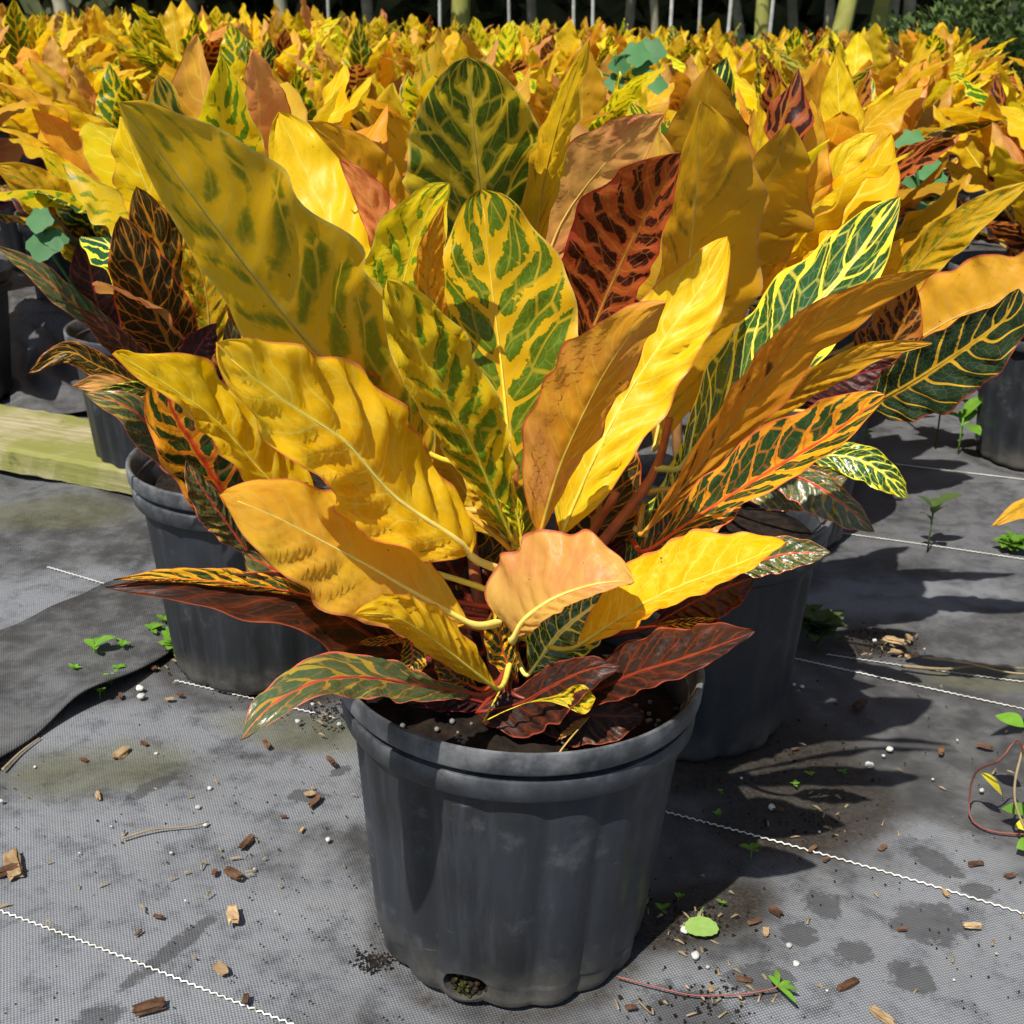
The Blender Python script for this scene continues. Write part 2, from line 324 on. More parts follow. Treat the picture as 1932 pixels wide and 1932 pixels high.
# ------------------------------------------------------------------ the ground: woven landscape fabric
def blob(X, Yg, cx, cy, rx, ry, ang):
    ca, sa = math.cos(ang), math.sin(ang); dx, dy = X-cx, Yg-cy
    a = (dx*ca+dy*sa)/rx; b_ = (-dx*sa+dy*ca)/ry
    return np.clip(1.6-np.sqrt(a*a+b_*b_)*.8, 0, 1)
def build_ground():
    def axis(lo, hi, st, far):
        c = list(np.arange(lo, hi+1e-6, st)); d = st; x = lo; pre = []
        while x > -far: d *= 1.35; x -= d; pre.append(x)
        x = hi; d = st; post = []
        while x < far: d *= 1.35; x += d; post.append(x)
        return np.array(pre[::-1]+c+post)
    xs = axis(-.95, .85, .008, 160); ys = axis(.52, 2.3, .008, 160)
    X, Yg = np.meshgrid(xs, ys)
    Z = .0025*np.sin(X*9+1.3*np.sin(Yg*5)) + .0015*np.sin(Yg*23+X*11)
    Z += .006*np.clip((Yg-1.5)*2, 0, 1)*np.clip((-.3-X)*3, 0, 1)*np.sin(X*31+Yg*17+3*np.sin(Yg*9))
    Z -= .004
    li = np.zeros_like(X); dk = np.zeros_like(X); st = np.zeros_like(X); mo = np.zeros_like(X); mu = np.zeros_like(X)
    for x, y, rx, ry, ang in [(1757, 1737, .030, .022, .2), (1762, 1621, .026, .013, -.9), (1845, 1676, .013, .011, 0), (1722, 1843, .016, .018, 0), (1612, 1795, .014, .013, 0),
                         (1552, 1700, .014, .016, .4), (1507, 1760, .014, .013, 0), (1405, 1845, .015, .010, 0), (325, 1786, .046, .008, 1.05), (290, 1481, .030, .008, .9),
                         (581, 1495, .017, .010, 0), (182, 1918, .018, .011, .4), (1300, 1900, .02, .03, 1.0), (640, 1446, .012, .006, .8), (1440, 1850, .02, .02, 0),
                         (180, 1150, .05, .010, .8), (260, 1150, .06, .006, -.2), (1660, 1480, .012, .006, 0)]:
        g = G(x, y); st = np.maximum(st, blob(X, Yg, g.x, g.y, rx, ry, ang))
    for x, y, rx, ry, ang in [(237, 1440, .06, .04, 0), (100, 965, .11, .06, 0), (560, 1370, .08, .03, -.2), (130, 1455, .05, .04, 0), (760, 2000, .05, .03, 0), (1850, 1270, .06, .03, 0)]:
        g = G(x, y); mo = np.maximum(mo, blob(X, Yg, g.x, g.y, rx, ry, ang))
    for x, y, rx, ry, ang in [(1530, 1500, .07, .07, .5), (1400, 1420, .10, .06, .2), (1480, 1560, .06, .035, 0), (1650, 1200, .05, .03, 0), (560, 1280, .06, .05, 0), (1300, 1720, .07, .03, .4), (360, 1210, .05, .03, 0)]:  # mud, spread wider right of the pot to paint the shade there darker
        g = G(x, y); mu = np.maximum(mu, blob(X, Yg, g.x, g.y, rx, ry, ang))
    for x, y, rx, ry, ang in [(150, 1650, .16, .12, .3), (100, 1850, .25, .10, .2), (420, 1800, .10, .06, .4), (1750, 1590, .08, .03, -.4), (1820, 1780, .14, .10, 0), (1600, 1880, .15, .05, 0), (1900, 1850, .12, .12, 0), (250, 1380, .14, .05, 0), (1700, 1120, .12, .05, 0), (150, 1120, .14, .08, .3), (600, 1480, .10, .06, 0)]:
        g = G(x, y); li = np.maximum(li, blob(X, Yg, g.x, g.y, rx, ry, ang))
    for x, y, rx, ry, ang in [(1600, 1400, .22, .16, .2), (1850, 1480, .14, .08, 0), (1350, 1600, .12, .14, .3), (1450, 1250, .15, .14, 0), (1850, 1180, .2, .05, 0), (40, 1200, .2, .05, .4)]:  # darker fabric; right of the pot it also paints the plants' shade deeper
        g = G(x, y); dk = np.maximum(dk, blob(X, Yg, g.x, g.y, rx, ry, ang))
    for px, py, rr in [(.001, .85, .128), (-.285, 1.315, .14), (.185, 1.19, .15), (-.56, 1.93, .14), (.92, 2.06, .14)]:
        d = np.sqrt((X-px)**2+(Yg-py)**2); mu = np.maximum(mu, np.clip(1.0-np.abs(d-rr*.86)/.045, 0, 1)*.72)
    ny, nx = X.shape; V = np.stack([X, Yg, Z], -1).reshape(-1, 3)
    Fc = [(j*nx+i, j*nx+i+1, (j+1)*nx+i+1, (j+1)*nx+i) for j in range(ny-1) for i in range(nx-1)]
    n = N('landscape_fabric'); pos = n.geo()
    rot = n.map(pos, rot=(0, 0, R(24.4)))
    q = n.sep(rot); per = 2*math.pi/.0034
    wv = n.math('MULTIPLY', n.math('SINE', n.math('MULTIPLY', q[0], per)), n.math('SINE', n.math('MULTIPLY', q[1], per)))
    big = n.noise(pos, 3.2, 4); midn = n.noise(pos, 26, 5, rough=.7); fine = n.noise(pos, 260, 3, rough=.7)
    sf = n.noise(pos, 9, 4, rough=.6)
    base = n.mix(n.ramp(big, .36, .66), (.036, .036, .037), (.104, .107, .113))
    def attr(nm):
        a = n.node('ShaderNodeAttribute'); a.attribute_name = nm; return a.outputs['Fac']
    edge = n.math('MULTIPLY_ADD', midn, .9, -.45); brd = n.math('MULTIPLY_ADD', sf, 1.2, -.6)
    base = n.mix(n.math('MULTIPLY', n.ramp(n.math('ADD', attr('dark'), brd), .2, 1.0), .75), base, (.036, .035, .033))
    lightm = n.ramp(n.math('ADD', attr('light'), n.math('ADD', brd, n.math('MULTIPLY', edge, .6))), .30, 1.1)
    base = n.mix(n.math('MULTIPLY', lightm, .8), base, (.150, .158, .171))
    base = n.mix(n.ramp(midn, .42, .72, 0, .5), base, (.130, .130, .126))
    base = n.mix(n.ramp(midn, .52, .30, 0, .65), base, (.030, .029, .028))
    base = n.mix(n.ramp(n.noise(pos, 55, 5, rough=.75), .56, .72, 0, .55), base, (.050, .043, .034))
    base = n.mix(n.math('MULTIPLY', n.ramp(wv, .35, .9), n.math('MAXIMUM', n.math('MULTIPLY', lightm, .75), n.ramp(sf, .45, .66, .04, .4))), base, (.31, .33, .36))  # bluish-white sheen of the glossy weave, painted into the colour
    base = n.mix(n.math('MULTIPLY', n.ramp(wv, -.3, -.9), .35), base, (.02, .02, .021))
    base = n.mix(n.ramp(n.math('ADD', attr('moss'), n.math('ADD', edge, n.math('MULTIPLY_ADD', fine, 1.4, -.7))), .40, 1.1, 0, .50), base, (.080, .080, .028))
    base = n.mix(n.ramp(n.math('ADD', attr('mud_shade'), edge), .45, .85, 0, .9), base, n.mix(n.ramp(fine, .4, .7), (.016, .013, .010), (.045, .036, .026)))
    base = n.mix(n.ramp(n.math('ADD', attr('stain'), n.math('ADD', n.math('MULTIPLY', edge, .8), n.math('MULTIPLY_ADD', n.noise(pos, 75, 3, rough=.7), 1.5, -.75))), .55, .85, 0, .70), base, (.034, .034, .035))
    base = n.mix(n.ramp(fine, .70, .78, 0, .6), base, (.34, .33, .30))
    base = n.mix(n.ramp(fine, .30, .25, 0, .6), base, (.03, .022, .015))
    yy = n.sep(pos)[1]
    far = n.mix(n.ramp(n.noise(pos, 2.0, 4), .35, .65), (.045, .060, .020), (.10, .075, .045))
    base = n.mix(n.ramp(yy, 9.3, 9.9), base, far)
    h = n.math('ADD', n.math('MULTIPLY', wv, .35), n.math('MULTIPLY', fine, .5))
    nb = n.bump(h, .45, .0016, n.bump(midn, .35, .006))
    m = n.finish(n.principled(base, n.ramp(midn, .3, .7, .45, .75), .35, nb))
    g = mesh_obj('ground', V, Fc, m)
    for nm, A in (('stain', st), ('moss', mo), ('mud_shade', mu), ('light', li), ('dark', dk)):
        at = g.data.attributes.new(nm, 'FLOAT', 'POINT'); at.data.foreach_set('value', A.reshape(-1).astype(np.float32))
    tag(g, kind='structure'); return g, m
ground, M_fabric = build_ground()

M_thread = simple_mat('white_thread', (.36, .35, .30), (.56, .56, .54), 60, .6, .3, .1)
def thread(a, b, z=.0015, amp=.0012, per=.0070):
    a, b = G(*a), G(*b); d = (b-a); L = d.length; d.normalize(); s = Vector((-d.y, d.x, 0)); n = int(L/per*2); P = []
    for i in range(n):
        q = a+d*(i*per/2)+s*(amp*(1 if i % 2 else -1)+.002*math.sin(i*.02)); q.z = z+.0025*math.sin(q.x*9+1.3*math.sin(q.y*5))+.0015*math.sin(q.y*23+q.x*11)-.004+.001
        P.append(q)
    tube_obj('marker_thread', P, .00075, M_thread, ground, 4)
for a, b in [((-120, 1678), (620, 1957)), ((1120, 1490), (2050, 1757)), ((330, 1281), (640, 1352)), ((1320, 1203), (2020, 1353)), ((1560, 1230), (2000, 1290)),
             ((1500, 988), (2020, 1073)), ((1690, 871), (2000, 915)), ((90, 1070), (330, 1140))]:
    thread(a, b)

# fabric flap lying over the sheet (left) and a wrinkled piece beyond
def sheet_from_edge(name, front, back, zfun, label, nn=60, mm=14, th=.0022):
    A = catmull([G(*p) for p in front], nn); B = catmull([G(*p) for p in back], nn); V = []; Fc = []
    for lay in (1, 0):
        for i in range(nn):
            for j in range(mm):
                t = j/(mm-1); p = A[i].lerp(B[i], t); p = Vector((p.x, p.y, max(.0015, zfun(i/(nn-1), t, p))+(th if lay else 0))); V.append(p)
    o = nn*mm
    for i in range(nn-1):
        for j in range(mm-1):
            a = i*mm+j; Fc.append((a, a+mm, a+mm+1, a+1)); Fc.append((o+a, o+a+1, o+a+mm+1, o+a+mm))
    for i in range(nn-1):
        for j in (0, mm-1):
            a = i*mm+j; Fc.append((a, o+a, o+a+mm, a+mm) if j == 0 else (a, a+mm, o+a+mm, o+a))
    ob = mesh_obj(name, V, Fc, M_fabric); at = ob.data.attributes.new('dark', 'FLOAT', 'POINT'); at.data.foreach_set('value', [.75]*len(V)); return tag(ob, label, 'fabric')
sheet_from_edge('fabric_flap', [(-140, 1565), (-20, 1462), (60, 1402), (135, 1352), (215, 1312), (290, 1262), (345, 1222)],
                [(-160, 1290), (-40, 1215), (60, 1170), (140, 1133), (200, 1106), (270, 1095), (335, 1092)],
                lambda s, t, p: .003+.016*max(0, 1-t*4.5)**1.0*(.6+.5*math.sin(s*11+.8)) + .004*math.exp(-((t-.35)/.12)**2) + .0015*math.sin(p.x*60+p.y*30),
                'loose flap of grey woven fabric with its edge lifting, weeds sprouting on it')
sheet_from_edge('crumpled_sheet', [(20, 795), (80, 790), (150, 780), (215, 768)], [(20, 560), (70, 555), (130, 545), (190, 540)],
                lambda s, t, p: .002+min(1, t*4, (1-t)*4, s*5, (1-s)*5)*.045*abs(math.sin(s*9+t*14+2*math.sin(t*9)))*(.4+.6*math.sin(t*21+s*4)**2), 'crumpled black plastic sheet lying between the pots behind the plank', 50, 50)

# green weathered plank
def plank():
    n = N('weathered_wood'); v = n.obj(); g = n.noise(n.map(v, (3, 40, 40)), 3, 5, rough=.65); mo = n.noise(v, 9, 4)
    c = n.mix(n.ramp(g, .35, .7), (.22, .19, .10), (.36, .32, .19)); c = n.mix(n.ramp(mo, .38, .62, 0, .85), c, (.16, .165, .035))
    c = n.mix(n.ramp(n.noise(v, 30, 4), .62, .75, 0, .6), c, (.06, .055, .03))
    m = n.finish(n.principled(c, .85, .15, n.bump(g, .5, .004)))
    A = G(-260, 838); B = G(318, 948); d = (B-A); d.z = 0; L = d.length; d.normalize(); s = Vector((-d.y, d.x, 0)); wd = .185; th = .042
    V = []; Fc = []; k = 40; r2 = random.Random(3)
    prof = [(0, .001), (0, th-.006), (.006, th), (wd-.006, th), (wd, th-.006), (wd, .001)]
    for i in range(k+1):
        for (a, z) in prof:
            p = A + d*(L*i/k) + s*(a+r2.uniform(-.0015, .0015)); V.append(Vector((p.x, p.y, z+r2.uniform(-.0006, .0012))))
    c_ = len(prof)
    for i in range(k):
        for j in range(c_):
            j2 = (j+1) % c_; Fc.append((i*c_+j, (i+1)*c_+j, (i+1)*c_+j2, i*c_+j2))
    Fc.append(tuple(range(c_))); Fc.append(tuple(k*c_+j for j in range(c_))[::-1])
    mid = A+d*(L/2)+s*(wd/2); mid.z = 0; ang = math.atan2(d.y, d.x)
    Mi = (Matrix.Translation(mid) @ Matrix.Rotation(ang, 4, 'Z')).inverted()
    o = mesh_obj('wooden_plank', [Mi @ v for v in V], Fc, m, smooth=False); o.location = mid; o.rotation_euler[2] = ang
    tag(o, 'weathered wooden plank green with algae lying on the ground', 'plank')
plank()

# ------------------------------------------------------------------ pots
def pot_material():
    n = N('black_plastic'); v = n.obj(); w_ = n.math('MULTIPLY', n.rand(), 30.0); a = n.noise(v, 16, 6, w_, .7); st = n.noise(n.map(v, (70, 70, 5)), 1.0, 5, w_, .7)
    dust = n.noise(v, 5, 4, w_); sc = n.noise(v, 75, 3, w_, .8); lng = n.noise(n.map(v, (26, 26, 150), (.5, .3, 0)), 1.0, 3, w_)
    z = n.sep(v)[2]
    c = n.mix(n.ramp(dust, .35, .65), (.008, .009, .010), (.019, .022, .028))
    c = n.mix(n.ramp(st, .46, .72, 0, .6), c, (.034, .038, .046))
    c = n.mix(n.ramp(a, .55, .72, 0, .55), c, (.085, .09, .096))
    c = n.mix(n.math('MULTIPLY', n.ramp(lng, .66, .72), n.ramp(a, .45, .6, .0, .5)), c, (.14, .145, .15))
    c = n.mix(n.ramp(sc, .715, .77, 0, .8), c, (.36, .35, .33))
    c = n.mix(n.math('MULTIPLY', n.ramp(z, .055, .0), n.ramp(a, .38, .6, .1, .8)), c, (.085, .078, .064))
    c = n.mix(n.math('MULTIPLY', n.ramp(z, .200, .236), n.ramp(a, .40, .62, .1, .75)), c, (.16, .165, .17))
    return n.finish(n.principled(c, n.ramp(a, .3, .7, .36, .62), .45, n.bump(n.math('ADD', sc, n.math('MULTIPLY', st, .6)), .18, .0012)))
M_pot = pot_material()
M_soil = simple_mat('potting_soil', (.008, .006, .005), (.026, .018, .012), 90, .95, .1, .9)
M_pellet = simple_mat('fertilizer_pellets', (.09, .09, .08), (.22, .21, .19), 50, .6, .3, .1)
M_moss = simple_mat('moss', (.020, .022, .006), (.10, .12, .012), 200, .9, .1, .4, .2)
PROF = [(.0, .006), (.098, .006), (.101, .0), (.106, .0005), (.1085, .006), (.112, .04), (.1160, .085), (.1200, .13), (.1245, .180), (.1262, .2030),
        (.1350, .2040), (.1362, .2060), (.1368, .2195), (.1358, .2212), (.1290, .2218), (.1290, .2268), (.1382, .2274), (.1394, .2292), (.1404, .2428), (.1398, .2452),
        (.1376, .2456), (.1352, .2435), (.1320, .2300), (.1255, .2150), (.1170, .1800), (.1010, .0130), (.0, .0130)]
def pot_data(nseg, hole=False, lobes=18, amp=.0042, dense=1):
    prof = []
    for i in range(len(PROF)-1):
        (a, b_), (c, d) = PROF[i], PROF[i+1]
        k = dense*6 if (5 <= i+1 <= 9) else 1
        for j in range(k): prof.append((a+(c-a)*j/k, b_+(d-b_)*j/k))
    prof.append(PROF[-1]); prof = prof[1:-1]
    V = []; Fc = []
    for (r, z) in prof:
        outer = r > .100 and z < .2035
        for k in range(nseg):
            t = 2*math.pi*k/nseg
            rr = r + (amp*(abs(math.sin(t*lobes/2))-.6) * min(1, (.2035-z)/.02) if outer else 0)
            if z < .02 and outer: rr += .0012*math.sin(t*9+1)
            V.append((rr*math.cos(t), rr*math.sin(t), z))
    n = len(prof)
    for i in range(n-1):
        for k in range(nseg):
            k2 = (k+1) % nseg; Fc.append((i*nseg+k, i*nseg+k2, (i+1)*nseg+k2, (i+1)*nseg+k))
    V.append((0, 0, .006)); V.append((0, 0, .013)); b0 = len(V)-2
    for k in range(nseg):
        k2 = (k+1) % nseg; Fc.append((b0, k2, k)); Fc.append((b0+1, (n-1)*nseg+k, (n-1)*nseg+k2))
    return V, Fc
def soil_obj(root, nr=10, ns=40, z0=.212, seed=0):
    V = []; Fc = []; r2 = random.Random(seed)
    for i in range(nr):
        r = .1235*(i+.02)/(nr-1)
        for k in range(ns):
            t = 2*math.pi*k/ns; p = Vector((r*math.cos(t), r*math.sin(t), 0))
            V.append(Vector((p.x, p.y, z0+.010*mnoise.noise(p*38+Vector((seed, 0, 0)))+r2.uniform(-.002, .002)-.008*(r/.127)**2)))
    for rr, z in ((.113, .17), (.098, .016)):
        for k in range(ns):
            t = 2*math.pi*k/ns; V.append(Vector((rr*math.cos(t), rr*math.sin(t), z)))
    nn = nr+2
    for i in range(nn-1):
        for k in range(ns):
            k2 = (k+1) % ns; Fc.append((i*ns+k, (i+1)*ns+k, (i+1)*ns+k2, i*ns+k2))
    Fc.append(tuple((nn-1)*ns+k for k in range(ns))); Fc.append(tuple(range(ns))[::-1])
    return mesh_obj('soil', V, Fc, M_soil, root)

# shared pot / soil / stem meshes for the rows
pv, pf = pot_data(96); POT_ME = None
def row_pot(root, rz=0.0):
    global POT_ME, SOIL_ME
    if POT_ME is None:
        o = mesh_obj('pot', pv, pf, M_pot, root); POT_ME = o.data
        s = soil_obj(root, 7, 24); SOIL_ME = s.data
    else:
        o = bpy.data.objects.new('pot', POT_ME); col.objects.link(o); o.parent = root
        s = bpy.data.objects.new('soil', SOIL_ME); col.objects.link(s); s.parent = root
    o.rotation_euler[2] = rz; s.rotation_euler[2] = rz*1.7
    return o

# ------------------------------------------------------------------ the hero plant
HY = .85
hero = empty('potted_croton', (0.001, HY, 0))
tag(hero, 'croton in the foremost black pot standing apart before the massed rows', 'potted plant')
def hero_pot():
    v, f = pot_data(192, dense=3)
    o = mesh_obj('pot', v, f, M_pot, hero); o.rotation_euler[1] = R(1.6)
    # drain hole low on the front wall
    bm = bmesh.new(); bmesh.ops.create_cone(bm, cap_ends=True, segments=28, radius1=.0165, radius2=.0165, depth=.05)
    bmesh.ops.scale(bm, vec=(1.05, .82, 1), verts=bm.verts)
    ang = R(-90-18)
    bmesh.ops.transform(bm, matrix=Matrix.Translation((.105*math.cos(ang), .105*math.sin(ang), .0165)) @ Matrix.Rotation(ang, 4, 'Z') @ Matrix.Rotation(R(90), 4, 'Y') @ Matrix.Rotation(R(90), 4, 'Z'), verts=bm.verts)
    cut = bm_obj('cutter', bm, M_pot); cut.parent = hero; cut.rotation_euler[1] = R(1.6)
    md = o.modifiers.new('hole', 'BOOLEAN'); md.object = cut; md.operation = 'DIFFERENCE'; md.solver = 'EXACT'
    dg = bpy.context.evaluated_depsgraph_get(); me = bpy.data.meshes.new_from_object(o.evaluated_get(dg)); o.modifiers.clear(); o.data = me
    bpy.data.objects.remove(cut)
    me.polygons.foreach_set('use_smooth', [True]*len(me.polygons)); me.set_sharp_from_angle(angle=R(35))
    s = soil_obj(hero, 16, 72, .214, 5); s.rotation_euler[1] = R(1.6)
    # fertilizer pellets on the soil, crumbs and moss in the drain hole: too many to count
    V = []; Fc = []; r2 = random.Random(11)
    def ball(c, r, V, Fc):
        b0 = len(V); bm = bmesh.new(); bmesh.ops.create_icosphere(bm, subdivisions=1, radius=r); bm.verts.index_update()
        for q in bm.verts: V.append(q.co+c)
        for q in bm.faces: Fc.append(tuple(b0+x.index for x in q.verts))
        bm.free()
    for cx, cy, spr, nn in [(-.045, -.098, .022, 60), (-.085, -.07, .018, 26), (.10, -.03, .02, 16), (-.05, -.06, .04, 25), (.04, -.1, .03, 18)]:
        for i in range(nn):
            x, y = cx+r2.gauss(0, spr*.6), cy+r2.gauss(0, spr*.4); rr = math.hypot(x, y)
            if rr < .119: ball(Vector((x, y, .2115-.008*(rr/.127)**2+r2.uniform(0, .008))), r2.uniform(.0014, .0025), V, Fc)
    tag(mesh_obj('fertilizer_pellets', V, Fc, M_pellet, hero), kind='stuff')
    V = []; Fc = []
    for i in range(90):
        a = ang+r2.gauss(0, .08); rr = .101+r2.uniform(-.004, .003); ball(Vector((rr*math.cos(a), rr*math.sin(a), r2.uniform(.001, .028))), r2.uniform(.0015, .0035), V, Fc)
    tag(mesh_obj('drain_hole_soil', V, Fc, M_soil, hero, smooth=False), kind='stuff')
    V = []; Fc = []
    for i in range(26):
        a = ang-.03+r2.gauss(0, .05); rr = .1045+r2.uniform(-.003, .002); ball(Vector((rr*math.cos(a), rr*math.sin(a), r2.uniform(.002, .020))), r2.uniform(.0007, .0018), V, Fc)
    tag(mesh_obj('drain_hole_moss', V, Fc, M_moss, hero), kind='stuff')
hero_pot()
# stems
def rel(root, P): return [Vector(p)-root.location for p in P]
S1 = [Vector((.000, HY, .20)), Vector((.001, HY-.004, .27)), Vector((.003, HY, .33)), Vector((.002, HY, .40))]
S2 = [Vector((.010, HY+.01, .20)), Vector((.040, HY+.03, .28)), Vector((.105, HY+.05, .37)), Vector((.118, HY+.05, .42))]
S3 = [Vector((-.005, HY+.01, .20)), Vector((-.03, HY+.05, .30)), Vector((-.03, HY+.08, .42))]
for s_ in (S1, S2, S3): tube_obj('stem', catmull(rel(hero, s_), 16), [.0065-.0035*i/15 for i in range(16)], M_stemred, hero, 8)
tube_obj('stem', catmull(rel(hero, [Vector((.035, HY-.02, .20)), Vector((.045, HY-.015, .27)), Vector((.075, HY-.01, .335))]), 12), .0035, M_stemred, hero, 8)
tube_obj('stem', catmull(rel(hero, [Vector((.02, HY+.03, .20)), Vector((.055, HY+.06, .30)), Vector((.08, HY+.05, .36))]), 12), .0035, M_stemred, hero, 8)
def a1(z): return (.002, HY, z)
def a2(z): return (.106+(z-.37)*.25, HY+.05, z)
def a3(z): return (-.03, HY+.07, z)
def HL(style, pts, *a, lean=.58, **k):
    a = (a[0]*1.05, a[1]*1.05)+a[2:]
    place_leaf(hero, style, [(x, y, HY-(HY-Y)*lean if Y < HY else Y) for x, y, Y in pts], *a, **k)
# back leaves
HL('deep', [(940, 700, .96), (920, 480, .93), (898, 280, .88), (882, 108, .82)], 128, 122, -12, -18, att=a3(.40), peak=.56, b=.62, wave=.10)
HL('ochre', [(1000, 560, .95), (1020, 380, .92), (1062, 205, .86), (1113, 70, .80)], 34, 30, 40, -30, att=a3(.41), peak=.5)
HL('pink', [(1010, 560, .99), (1060, 420, .99), (1150, 300, .96), (1252, 216, .92)], 70, 62, 10, 0, att=a3(.38), peak=.5)
HL('redspot', [(1100, 670, .93), (1140, 570, .92), (1200, 440, .89), (1284, 289, .84)], 112, 52, 8, 50, att=a1(.38), peak=.52, b=.66, wave=.05)
HL('orange', [(1000, 900, .90), (1080, 740, .93), (1140, 640, .95)], 70, 80, 10, 10, att=a1(.36))
HL('ochre', [(1232, 850, .96), (1278, 640, .95), (1308, 420, .92), (1322, 190, .86)], 52, 128, 35, -14, att=a2(.40), peak=.53, b=.66, pet=M_petpale)
HL('goldgreen', [(760, 830, .91), (710, 640, .95), (640, 460, .99), (575, 320, 1.02), (526, 212, 1.03)], 82, 92, 14, 8, att=a3(.38), peak=.58, b=.54, wave=.16, quilt=.0045)
HL('ochre', [(800, 560, 1.0), (740, 420, 1.0), (660, 300, .98), (580, 228, .96)], 20, 60, 10, 0, att=a3(.37), peak=.5)
HL('pink', [(800, 640, .99), (740, 480, .98), (690, 370, .97), (640, 300, .96)], 30, 50, 10, 0, att=a3(.36), peak=.5)
HL('lemon', [(792, 830, .84), (750, 640, .84), (772, 490, .83), (812, 390, .81), (848, 346, .80)], 78, 66, 14, 22, att=a1(.39), peak=.55, b=.6, wave=.07)
HL('ochre', [(850, 660, .83), (812, 570, .81), (810, 480, .79), (835, 388, .77)], 26, 30, 30, -10, att=a1(.40), peak=.45)
HL('olive', [(775, 935, .84), (690, 770, .80), (560, 625, .75), (400, 420, .67), (300, 285, .62), (225, 194, .595)], 78, 178, 48, -12, lean=.80, att=a1(.36), peak=.42, b=.56, wave=.06, petr=.0035)
# right fan
HL('green', [(1285, 880, .90), (1400, 730, .90), (1500, 618, .89), (1600, 505, .88), (1696, 372, .87)], 84, 74, -20, 30, att=a2(.38), peak=.50, b=.62, wave=.05, petr=.0035)
HL('orange', [(1215, 1005, .86), (1300, 905, .85), (1409, 765, .83), (1524, 630, .80), (1640, 556, .77), (1770, 508, .74)], 40, 46, 50, -24, att=a2(.35), peak=.56, b=.7, wave=.05)
HL('ochre', [(1330, 905, .89), (1440, 785, .88), (1560, 704, .86), (1660, 660, .84), (1758, 648, .82)], 25, 27, 30, -20, att=a2(.36), peak=.5, wave=.05)
HL('greenorange', [(1228, 1035, .85), (1330, 966, .83), (1455, 888, .80), (1560, 826, .77), (1625, 778, .75), (1672, 745, .74)], 72, 30, 10, 40, att=a2(.32), peak=.60, b=.55, wave=.05, pet=PM['greenorange'])
HL('green', [(1240, 1010, .92), (1330, 890, .94), (1420, 770, .95)], 60, 60, 10, 10, att=a2(.33), peak=.5)
HL('greenorange', [(1200, 1060, .90), (1300, 980, .92), (1420, 900, .94)], 50, 50, 10, 10, att=a1(.30), peak=.5)
# centre
HL('yellowgreen', [(975, 1025, .835), (962, 860, .85), (946, 690, .865), (928, 540, .875), (908, 356, .88)], 116, 156, 4, -14, att=a1(.345), peak=.50, b=.50, wave=.05, petr=.0042)
HL('lemon', [(962, 1010, .815), (908, 880, .79), (850, 770, .76), (785, 650, .735), (730, 528, .71)], 50, 84, 40, 6, lean=.75, att=a1(.345), peak=.60, b=.48, wave=.14, wfreq=4, quilt=.005)
HL('yellow', [(1058, 1010, .825), (1120, 868, .84), (1180, 752, .86), (1266, 622, .87), (1330, 530, .88), (1372, 446, .885)], 88, 72, -4, 18, att=a1(.345), peak=.50, b=.58, wave=.06, quilt=.004)
HL('rust', [(1018, 1012, .80), (1050, 900, .775), (1085, 815, .75), (1140, 705, .725), (1196, 625, .70), (1256, 570, .69)], 92, 46, -8, -62, lean=.8, att=a1(.335), peak=.50, b=.66, wave=.05, quilt=.003)
HL('ochre', [(965, 1010, .84), (920, 940, .835), (880, 880, .83)], 30, 30, 10, 10, att=a1(.33), peak=.5)
HL('lemon', [(985, 1030, .81), (972, 960, .80), (925, 870, .80)], 22, 14, 30, 10, att=a1(.335), peak=.6)
# front left
HL('orange', [(735, 840, .82), (700, 780, .80), (672, 715, .785), (652, 657, .775)], 46, 42, 20, 10, att=a1(.33), peak=.5, wave=.1)
HL('yellow', [(884, 1043, .79), (862, 1018, .775), (745, 938, .735), (652, 835, .70), (553, 768, .665), (450, 690, .63), (408, 646, .62)], 88, 124, 34, -26, lean=.72, att=a1(.31), peak=.47, b=.58, wave=.11, wfreq=3.4, quilt=.0048, pet=M_petpale, petr=.0042)
HL('yellow', [(640, 1010, .79), (518, 915, .745), (414, 800, .70), (324, 732, .665), (216, 664, .63)], 30, 80, 58, -30, att=a1(.29), peak=.50, b=.66, wave=.07, quilt=.004)
HL('greenorange', [(500, 1060, .86), (440, 960, .84), (370, 850, .81), (320, 760, .79), (330, 670, .78)], 62, 130, 10, 12, att=a1(.28), peak=.5, b=.55, wave=.05)
HL('greyred', [(470, 1045, .82), (420, 975, .80), (378, 915, .785), (350, 868, .78)], 36, 20, 10, 10, att=a1(.27), peak=.5)
HL('peach', [(882, 1174, .76), (770, 1112, .72), (706, 1074, .70), (610, 1022, .665), (520, 975, .635), (460, 950, .62), (416, 933, .61)], 98, 94, 20, -30, lean=.58, att=(.0, HY-.004, .275), peak=.50, b=.60, wave=.08, wfreq=3, quilt=.003, pet=M_petpale, petr=.004)
HL('greyred', [(720, 1150, .80), (600, 1105, .78), (520, 1075, .77), (458, 1040, .76)], 62, 44, 10, 10, att=a1(.27), peak=.55)
HL('maroon', [(790, 1262, .78), (690, 1192, .73), (576, 1128, .69), (450, 1110, .655), (324, 1098, .625), (198, 1108, .605)], 62, 34, 40, 10, att=a1(.255), peak=.40, b=.7, wave=.04)
HL('greenorange', [(620, 1130, .69), (500, 1108, .66), (340, 1092, .622), (214, 1094, .60)], 8, 26, 10, -20, att=a1(.255), peak=.42, petr=.0015)
HL('yellow', [(932, 1297, .77), (905, 1276, .755), (850, 1232, .73), (790, 1188, .70), (735, 1160, .68), (672, 1158, .665)], 28, 52, -30, -35, lean=.95, att=a1(.245), peak=.52, b=.6, wave=.10, quilt=.004)
